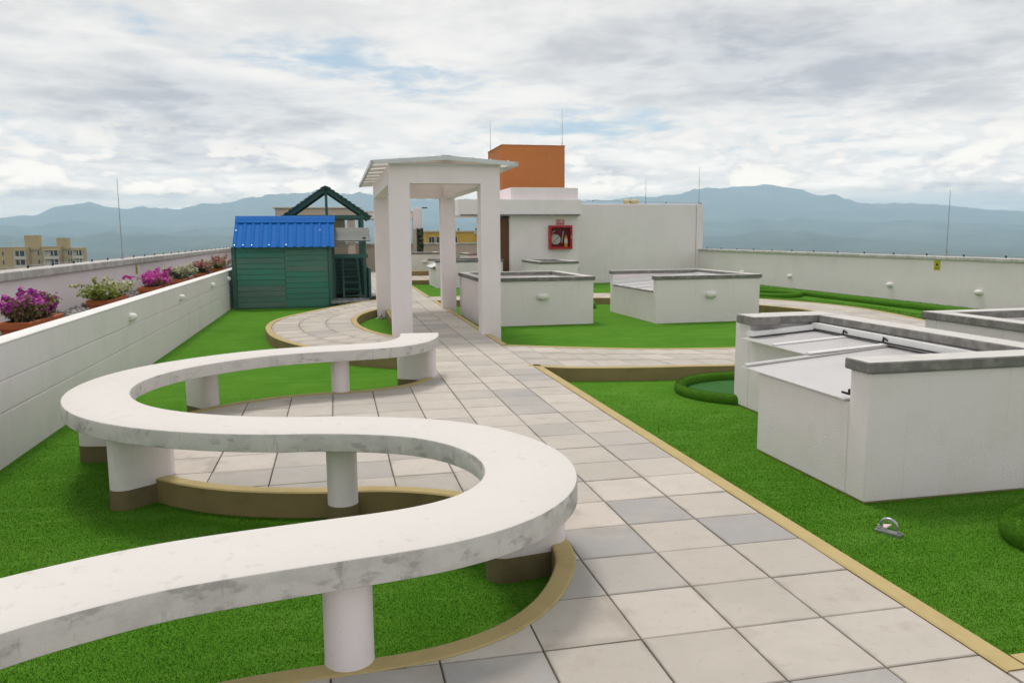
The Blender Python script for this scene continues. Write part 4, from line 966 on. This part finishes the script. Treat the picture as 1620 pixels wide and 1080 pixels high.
# ------------------------------------------------------------------ mini golf rolls, anchors
def blades_on(P, Nn, h, w, rng):
    n = len(P); a = rng.uniform(0, 2 * np.pi, n); d = np.stack([np.cos(a), np.sin(a), np.zeros(n)], 1)
    lean = rng.normal(size=(n, 3)) * .45; tip = Nn + lean; tip /= np.linalg.norm(tip, axis=1, keepdims=True)
    hh = (h * rng.uniform(.6, 1.25, n))[:, None]; ww = (w * rng.uniform(.7, 1.3, n))[:, None]
    return np.stack([P - d * ww / 2, P + d * ww / 2, P + tip * hh], 1).reshape(-1, 3)
def turf_ring(label, c, rx, ry, r, hs, inner=True, dens=9000, group='turf covered rims of the mini golf holes'):
    t_ = thing('turf_rim', label, 'turf rim', (*c, ZG), group)
    nu, nv = 72, 14; V = []; cz = ZG + r * (hs - .35)
    def pt(u, v): 
        q = rx + r * math.cos(v); q2 = ry + r * math.cos(v)
        return (c[0] + q * math.cos(u), c[1] + q2 * math.sin(u), cz + r * hs * math.sin(v))
    V = [pt(2 * math.pi * i / nu, 2 * math.pi * j / nv) for i in range(nu) for j in range(nv)]
    F = [(i * nv + j, ((i + 1) % nu) * nv + j, ((i + 1) % nu) * nv + (j + 1) % nv, i * nv + (j + 1) % nv) for i in range(nu) for j in range(nv)]
    MB().add(V, F).build('roll', M['turf_roll'], t_, smooth=True)
    n_ = dens; u = RNG.uniform(0, 2 * np.pi, n_); v = RNG.uniform(-.4, np.pi + .4, n_)
    P = np.stack([c[0] + (rx + r * np.cos(v)) * np.cos(u), c[1] + (ry + r * np.cos(v)) * np.sin(u), cz + r * hs * np.sin(v)], 1)
    Nn = np.stack([np.cos(v) * np.cos(u), np.cos(v) * np.sin(u), np.sin(v)], 1)
    tag(np_mesh('pile', blades_on(P, Nn, .009, .004, RNG), 3, M['blade'], t_, RNG.uniform(.2, .9, n_)), kind='stuff')
    if inner:
        MB().prism([(c[0] + rx * math.cos(2 * math.pi * i / 48), c[1] + ry * math.sin(2 * math.pi * i / 48)) for i in range(48)], ZG - .01, ZG + .012).build('putting_green', M['putting'], t_)
turf_ring('low turf covered rim round a dark green circle, left of the nearest box', (2.2, 2.76), .85, .72, .052, 1.15, dens=26000)
turf_ring('thick turf covered rim cut by the right edge, in front of the nearest box', (1.68, -1.66), .30, .26, .075, 1.2, dens=24000)
turf_ring('small turf rim seen behind the gap between the two middle boxes', (3.2, 13.3), .55, .5, .09, 1.1, dens=3000)
turf_ring('far turf rim lying by the right parapet beside the loop path', (9.8, 15.4), .75, .9, .07, 1.1, dens=4000)
def turf_strip(label, pts, r):
    P = resample(spline(pts, 8), .15); t_ = thing('turf_rim', label, 'turf rim', (P[0].x, P[0].y, ZG), 'turf covered rims of the mini golf holes')
    MB().tube([(p.x, p.y, ZG + r * .6) for p in P], r, 10).build('roll', M['turf_roll'], t_, smooth=True)
    n_ = 9000; i = RNG.integers(0, len(P) - 1, n_); f = RNG.uniform(0, 1, n_)[:, None]; A = np.array([tuple(p) for p in P]); N3 = np.array([tuple(q) for q in normals2(P)])
    b = A[i] * (1 - f) + A[i + 1] * f; th = RNG.uniform(-.2, np.pi + .2, n_); Nn = N3[i] * np.cos(th)[:, None] + np.array([[0, 0, 1.]]) * np.sin(th)[:, None]
    tag(np_mesh('pile', blades_on(b + Nn * r + np.array([[0, 0, ZG + r * .6]]), Nn, .025, .008, RNG), 3, M['blade'], t_, RNG.uniform(0, .7, n_)), kind='stuff')
turf_strip('long turf covered roll along the outer side of the loop path', [(8.25, 5.6), (8.75, 7.4), (9.0, 9.3), (9.1, 10.6), (8.9, 12.0), (8.5, 13.2), (7.7, 14.6), (6.7, 15.7)], .09)
turf_strip('long turf covered roll running along the foot of the right parapet', [(10.7, 4.5), (10.75, 9), (10.7, 14), (10.7, 20)], .1)
def anchor(c, rz, label, s=1.):
    t_ = thing('roof_anchor', label, 'anchor', (*c, ZG), 'steel roof anchors'); ca, sa = math.cos(rz), math.sin(rz)
    def w(a, b, z): return (c[0] + (a * ca - b * sa) * s, c[1] + (a * sa + b * ca) * s, ZG + z * s)
    m_ = MB(); m_.box(0, 0, 0, 0, 0, 0); m_ = MB()
    V = [w(a, b, z) for z in (.0, .018) for a, b in ((-.085, -.03), (.085, -.03), (.085, .03), (-.085, .03))]
    m_.add(V, [(3, 2, 1, 0), (4, 5, 6, 7), (0, 1, 5, 4), (1, 2, 6, 5), (2, 3, 7, 6), (3, 0, 4, 7)]).build('base_plate', M['steel'], t_)
    MB().tube([w(.052 * math.cos(a), 0, .055 + .045 * math.sin(a)) for a in [(-.35 + k * (math.pi + .7) / 20) for k in range(21)]], .012 * s, 8).build('eye_ring', M['steel'], t_, smooth=True)
    for q in (-.068, .068): MB().lathe([(.014 * s, ZG + .018 * s), (.014 * s, ZG + .03 * s)], w(q, 0, 0)[:2] + (0,), 6).build('bolt', M['steel'], t_)
    V = [w(-.03, .02, .02), w(-.03, .11, .022), w(-.10, .05, .021), w(-.03, .02, .03), w(-.03, .11, .03), w(-.10, .05, .03)]
    MB().add(V, [(2, 1, 0), (3, 4, 5), (0, 1, 4, 3), (1, 2, 5, 4), (2, 0, 3, 5)]).build('tag_plate', M['sign_white'], t_)
anchor((.775, -1.30), R(-62), 'steel roof anchor eye on the turf in front of the nearest box', .88)
anchor((-1.42, 11.9), R(60), 'small roof anchor in the turf pocket beside the pergola post')
anchor((6.35, 18.9), R(20), 'tiny roof anchor on the turf behind the two middle boxes')

# ------------------------------------------------------------------ flower pots and shrubs
def pot(y0, y1, label, zr=.765, xa=-5.60, xb=-5.30):
    t_ = thing('flower_trough', label, 'planter', ((xa + xb) / 2, (y0 + y1) / 2, .34), 'terracotta troughs along the planter wall')
    def shell(z0, z1, i0, i1):
        return [(xa + i0, y0 + i0, z0), (xb - i0, y0 + i0, z0), (xb - i0, y1 - i0, z0), (xa + i0, y1 - i0, z0), (xa + i1, y0 + i1, z1), (xb - i1, y0 + i1, z1), (xb - i1, y1 - i1, z1), (xa + i1, y1 - i1, z1)]
    b6 = [(3, 2, 1, 0), (0, 1, 5, 4), (1, 2, 6, 5), (2, 3, 7, 6), (3, 0, 4, 7)]
    MB().add(shell(.34, zr - .06, .06, .02), b6 + [(4, 5, 6, 7)]).build('body', M['terracotta'], t_)
    m_ = MB()
    for (a, b, c, d) in ((xa, xb, y0, y0 + .03), (xa, xb, y1 - .03, y1), (xa, xa + .03, y0 + .0305, y1 - .0305), (xb - .03, xb, y0 + .0305, y1 - .0305)): m_.box(a, b, c, d, zr - .075, zr, .008)
    m_.build('rim', M['terracotta'], t_)
    MB().box(xa + .031, xb - .031, y0 + .031, y1 - .031, zr - .059, zr - .025).build('soil', M['soil'], t_)
def shrub(c, L_, W_, H_, label, leaf, flower, ffrac, seed, nleaf=3800, wild=5, fl_top=.5):
    rng = np.random.default_rng(seed); t_ = thing('flowering_shrub', label, 'shrub', c, 'shrubs in the terracotta troughs')
    cx, cy, cz = c; B = []; m_ = MB()
    for k in range(26):
        e = Vector((cx + rng.normal() * W_ * .42, cy + rng.uniform(-1, 1) * L_ * .95, cz + H_ * rng.uniform(.45, 1.0) * (1 - .25 * abs(rng.normal()) * .5)))
        s0 = Vector((cx + rng.uniform(-.08, .08), cy + rng.uniform(-.6, .6) * L_, cz - .04)); md = s0.lerp(e, .5) + Vector((rng.normal() * .05, rng.normal() * .06, .05))
        m_.tube([s0, md, e], [.009, .006, .003], 5, caps=False); B.append((s0, md, e, .055 + .04 * rng.random()))
    for k in range(wild):
        s0 = Vector((cx, cy + rng.uniform(-.8, .8) * L_, cz + H_ * .5)); e = s0 + Vector((rng.normal() * .2, rng.normal() * .35, rng.uniform(.08, .22)))
        md = s0.lerp(e, .55) + Vector((0, 0, .04)); m_.tube([s0, md, e], [.006, .004, .002], 5, caps=False); B.append((s0, md, e, .035))
    m_.build('stem', M['stem'], t_)
    C = []; NN = []; TOP = []
    for (s0, md, e, rad) in B:
        k = int(nleaf / len(B) * (1 if rad > .04 else .3)); f = rng.beta(2.6, 1.2, k); s_, d_, e_ = np.array(s0), np.array(md), np.array(e)
        q = (1 - f)[:, None] ** 2 * s_ + (2 * f * (1 - f))[:, None] * d_ + (f ** 2)[:, None] * e_
        o_ = rng.normal(size=(k, 3)); o_ /= np.linalg.norm(o_, axis=1, keepdims=True); q = q + o_ * rad * rng.uniform(0, 1, k)[:, None] ** .5
        C.append(q); NN.append(o_ + np.array([[0, 0, .6]]))
    C = np.concatenate(C); NN = np.concatenate(NN); keep = C[:, 2] > cz - .05; C = C[keep]; NN = NN[keep]
    hgt_ = (C[:, 2] - cz) / H_; clump = vnoise(C[:, 1] * 6 + 50, C[:, 2] * 6 + C[:, 0] * 4 + 90, seed)
    isf = (clump * .6 + hgt_ * fl_top + rng.normal(size=len(C)) * .12) > np.quantile(clump * .6 + hgt_ * fl_top, 1 - ffrac)
    a, b = C[~isf], C[isf]
    tag(np_mesh('foliage', leaf_quads(a, NN[~isf], .024, rng), 4, leaf, t_, np.clip(rng.uniform(0, 1, len(a)) * .6 + .4 * vnoise(a[:, 1] * 9, a[:, 2] * 9, seed + 3), 0, 1)), kind='stuff')
    if len(b): tag(np_mesh('blossom', leaf_quads(b, NN[isf], .024, rng, .8), 4, flower, t_, rng.uniform(0, 1, len(b))), kind='stuff')
G1 = leafmat('olive_leaf', [(0, (.04, .06, .015)), (.5, (.09, .13, .03)), (1, (.2, .24, .06))])
G2 = leafmat('lime_leaf', [(0, (.1, .14, .02)), (.5, (.25, .31, .05)), (1, (.45, .5, .14))])
G3 = leafmat('grey_green_leaf', [(0, (.07, .09, .04)), (.5, (.16, .19, .09)), (1, (.38, .38, .26))])
G5 = leafmat('bronze_green_leaf', [(0, (.06, .05, .02)), (.35, (.13, .13, .04)), (.7, (.24, .15, .08)), (1, (.4, .22, .16))])
F1 = leafmat('purple_bract', [(0, (.30, .02, .22)), (.5, (.50, .05, .46)), (1, (.62, .2, .42))])
F2 = leafmat('magenta_bract', [(0, (.42, .03, .26)), (.5, (.62, .06, .42)), (1, (.66, .2, .44))])
F3 = leafmat('white_bract', [(0, (.4, .4, .2)), (.5, (.6, .6, .4)), (1, (.72, .7, .55))])
F4 = leafmat('dusty_pink_bract', [(0, (.3, .10, .10)), (.5, (.45, .2, .18)), (1, (.6, .38, .33))])
pot(3.5, 4.5, 'terracotta trough nearest the camera, holding the purple flowering shrub')
pot(6.4, 7.4, 'terracotta trough holding the lime green shrub')
pot(9.25, 10.3, 'terracotta trough holding the bright magenta shrub')
pot(11.8, 12.9, 'terracotta trough holding the grey green shrub with pale flowers')
pot(14.7, 15.8, 'terracotta trough holding the olive shrub with dusty pink flowers')
pot(17.5, 18.5, 'terracotta trough farthest away, beside the playhouse corner')
shrub((-5.45, 3.95, .755), 0.62, .26, 0.24, 'purple flowering shrub in the nearest trough', G5, F1, .19, 5, 5200, 8)
shrub((-5.45, 6.85, .755), 0.72, .26, 0.22, 'lime green shrub with few white flowers', G2, F3, .10, 6, 5200, 6)
shrub((-5.45, 9.8, .755), 0.72, .26, 0.24, 'bright magenta flowering shrub, third from the camera', G5, F2, .6, 8, 4600, 4, .7)
shrub((-5.45, 12.3, .755), 0.75, .26, 0.24, 'grey green shrub with pale flowers, fourth from the camera', G3, F3, .22, 9, 4000, 5)
shrub((-5.45, 15.15, .755), 0.75, .26, 0.26, 'olive shrub with dusty pink flowers, fifth from the camera', G1, F4, .25, 10, 3600, 5)
shrub((-5.45, 17.9, .755), 0.7, .26, 0.3, 'yellowish shrub with pink flowers, farthest, by the playhouse', G2, F4, .3, 12, 3600, 6)
shrub((-5.6, 11.0, .66), .3, .2, .18, 'small dusty pink shrub between the magenta and grey green ones', G3, F4, .5, 15, 1500, 3)
def stones():
    n_ = 2600; ico = bmesh.new(); bmesh.ops.create_icosphere(ico, subdivisions=1, radius=1.); bv = np.array([tuple(v.co) for v in ico.verts]); bf = np.array([[v.index for v in f.verts] for f in ico.faces]); ico.free()
    c = np.stack([RNG.uniform(-6.9, -5.1, n_), RNG.uniform(1.5, 20, n_) , RNG.uniform(.345, .40, n_)], 1); s = RNG.uniform(.025, .06, (n_, 1, 1)) * RNG.uniform(.6, 1.2, (n_, 1, 3))
    V = bv[None] * s * (1 + .15 * RNG.normal(size=(n_, len(bv), 1))) + c[:, None]
    Fa = V[np.arange(n_)[:, None, None], bf[None]].reshape(-1, 3)
    me = bpy.data.meshes.new('gravel'); me.from_pydata(V.reshape(-1, 3).tolist(), [], (bf[None] + (np.arange(n_) * len(bv))[:, None, None]).reshape(-1, 3).tolist()); me.materials.append(M['stone']); me.update()
    o = link('gravel', me); tag(o, 'loose grey gravel stones around the terracotta troughs', 'gravel', kind='stuff')
stones()

# ------------------------------------------------------------------ turf blades near the camera
def turf_blades():
    loop_poly = [(p.x, p.y) for p in cA] + [(p.x, p.y) for p in cB[::-1]]
    N0 = 1700000; d = RNG.uniform(1.2, 4.75, N0) ** 1.45; a = RNG.uniform(YAW - .95, YAW + .85, N0)
    x = CAM.x + d * np.sin(a); y = CAM.y + d * np.cos(a)
    ok = (x > LWX + .01) & (RNG.uniform(0, 1, N0) < np.clip((9.5 - d) / 4, 0, 1))
    # drop what falls on the paving (with its kerbs)
    def mask(poly, x, y):
        c = np.zeros(len(x), bool); j = len(poly) - 1
        for i in range(len(poly)):
            (x0, y0), (x1, y1) = poly[i], poly[j]
            if y0 != y1:
                k = ((y0 > y) != (y1 > y)) & (x < (x1 - x0) * (y - y0) / (y1 - y0) + x0); c ^= k
            j = i
        return c
    ok &= ~mask(main_poly, x, y) & ~mask(loop_poly, x, y)
    ok &= ~((x > 0) & (x < .1) & (y > -3) & (y < 4.2)) & ~((x > .95) & (x < 2.6) & (y > -.82) & (y < .53)) & ~((x > 1.65) & (x < 2.6) & (y > .5) & (y < 2.25)) & ~((x > 3.6) & (y < 2))
    ok &= ~(((x - 2.2) / .84) ** 2 + ((y - 2.76) / .72) ** 2 < 1) & ~(((x - 1.68) / .30) ** 2 + ((y + 1.66) / .26) ** 2 < 1)
    x, y = x[ok], y[ok]; P = np.stack([x, y, np.full(len(x), ZG - .001)], 1); Nn = np.tile(np.array([[0, 0, 1.]]), (len(x), 1))
    dd = np.hypot(x - CAM.x, y - CAM.y)
    V = blades_on(P, Nn, .008, 1., RNG).reshape(-1, 3, 3); mid = (V[:, 0] + V[:, 1]) / 2; w = (.0012 + .0006 * dd)[:, None]
    V[:, 0] = mid + (V[:, 0] - mid) * w; V[:, 1] = mid + (V[:, 1] - mid) * w
    o = np_mesh('turf_pile', V.reshape(-1, 3), 3, M['blade'], None, np.clip(RNG.beta(2.6, 3.4, len(x)), 0, 1)); tag(o, 'short green artificial turf pile of the lawn', 'turf', kind='stuff')
    print('blades', len(x))
turf_blades()

# ------------------------------------------------------------------ buildings beyond the roof
def apartments():
    D = 300.; t_ = thing('apartment_building', 'ochre apartment block with balconies beyond the left parapet', 'building', (-100, D, PLAIN_Z))
    xs = [(-122, -105.4, 0, -1.2), (-105.4, -101.3, 2.2, -1.0), (-101.3, -95.1, 0, -1.1), (-95.1, -91.8, 2.2, -1.7), (-91.8, -88.0, .6, -1.6)]
    for a, b, o_, zz in xs:
        MB().box(a + .01, b - .01, D + o_, D + 4, PLAIN_Z, zz).build('wall', M['ochre'] if o_ < 1 else M['ochre_light'], t_); MB().box(a - .1, b + .1, D + o_ - .25, D + 4.1, zz + .005, zz + .2).build('roof_edge', M['parapet_cap'], t_)
    for (a, b, h) in ((-106.8, -102.1, 2.75), (-96.7, -93, 1.8)):
        MB().box(a, b, D + 1.5, D + 3.9, -2, h).build('roof_room', M['ochre'], t_); MB().box(a - .1, b + .1, D + 1.4, D + 4, h + .005, h + .2).build('roof_room_edge', M['parapet_cap'], t_)
    def balcony(a, b, y, zf, w2=0):
        MB().box(a - .35 - w2, b + .35, y - 1.2, y - .002, zf - .3, zf + .75).build('balcony_front', M['frame'], t_)
        MB().box(a, b, y - .06, y - .003, zf + .76, zf + 2.55).build('balcony_opening', M['window'], t_)
        for x in (a - .35 - w2, (a + b) / 2 - .12, b + .1): MB().box(x, x + .24, y - 1.15, y - .9, zf + .755, zf + 2.645).build('mullion', M['frame'], t_)
        if w2: MB().box(a - w2 - .1, a - .15, y - .1, y - .004, zf + .8, zf + 2.4).build('shutter', M['frame'], t_)
        MB().box(a - .5 - w2, b + .5, y - 1.3, y - .002, zf + 2.65, zf + 2.9).build('balcony_slab', M['ochre_light'], t_)
        for k_ in range(5): x = a + (b - a) * k_ / 4; MB().box(x - .03, x + .03, y - 1.22, y - 1.201, zf + .755, zf + 1.25).build('railing_bar', M['window'], t_)
    for fl in range(4):
        zf = -4.95 - fl * 3.0
        balcony(-109.2, -106.3, D, zf); balcony(-98.3, -95.9, D, zf, 1.5); balcony(-90.2, -88.5, D + .6, zf, .9)
        for x, y in ((-103.2, 2.2), (-102.2, 2.2), (-93.6, 2.2), (-92.8, 2.2), (-113.5, 0), (-117.5, 0)):
            w_ = MB().box(x, x + .6, D + y - .06, D + y - .001, zf + .9, zf + 2.5).build('window', M['frame'], t_); MB().box(x + .06, x + .54, D + y - .09, D + y - .061, zf + .96, zf + 2.44).build('pane', M['window'], w_)
    for x in (-111.3, -109.2): MB().lathe([(.14, -1.2), (.14, .1), (.25, .15), (.25, .45)], (x, D + 2, 0), 10).build('roof_pipe', M['frame'], t_)
apartments()
def yellow_block():
    D = 110.; t_ = thing('yellow_building', 'bright yellow building far behind the end of the roof', 'building', (15, D, PLAIN_Z))
    MB().box(10.5, 17.6, D, D + 9, PLAIN_Z, 2.15).build('wall', M['yellow_render'], t_); MB().box(10.3, 17.8, D - .2, D + 9.2, 2.155, 2.35).build('roof_edge', M['ochre_light'], t_)
    MB().box(17.61, 20.2, D + .8, D + 9, PLAIN_Z, 1.7).build('wall', M['yellow_render'], t_); MB().box(17.81, 20.3, D + .7, D + 9.1, 1.705, 1.9).build('roof_edge', M['ochre_light'], t_)
    for k in range(4):
        x = 10.9 + k * 1.1
        w_ = MB().box(x, x + .9, D - .06, D - .001, .55, 1.55).build('window', M['frame'], t_); MB().box(x + .07, x + .42, D - .09, D - .061, .6, 1.5).build('pane', M['window'], w_); MB().box(x + .48, x + .83, D - .09, D - .061, .6, 1.5).build('pane', M['window'], w_)
    for x in (17.9, 18.6): 
        w_ = MB().box(x, x + .3, D + .73, D + .799, -1, .2).build('window', M['frame'], t_); MB().box(x + .05, x + .25, D + .70, D + .729, -.95, .15).build('pane', M['window'], w_)
    for x in (15.6, 18.2): MB().lathe([(.06, 1.9), (.06, 2.5), (.14, 2.55), (.14, 2.7)], (x, D + 2, 0), 10).build('roof_pipe', M['window'], t_)
yellow_block()
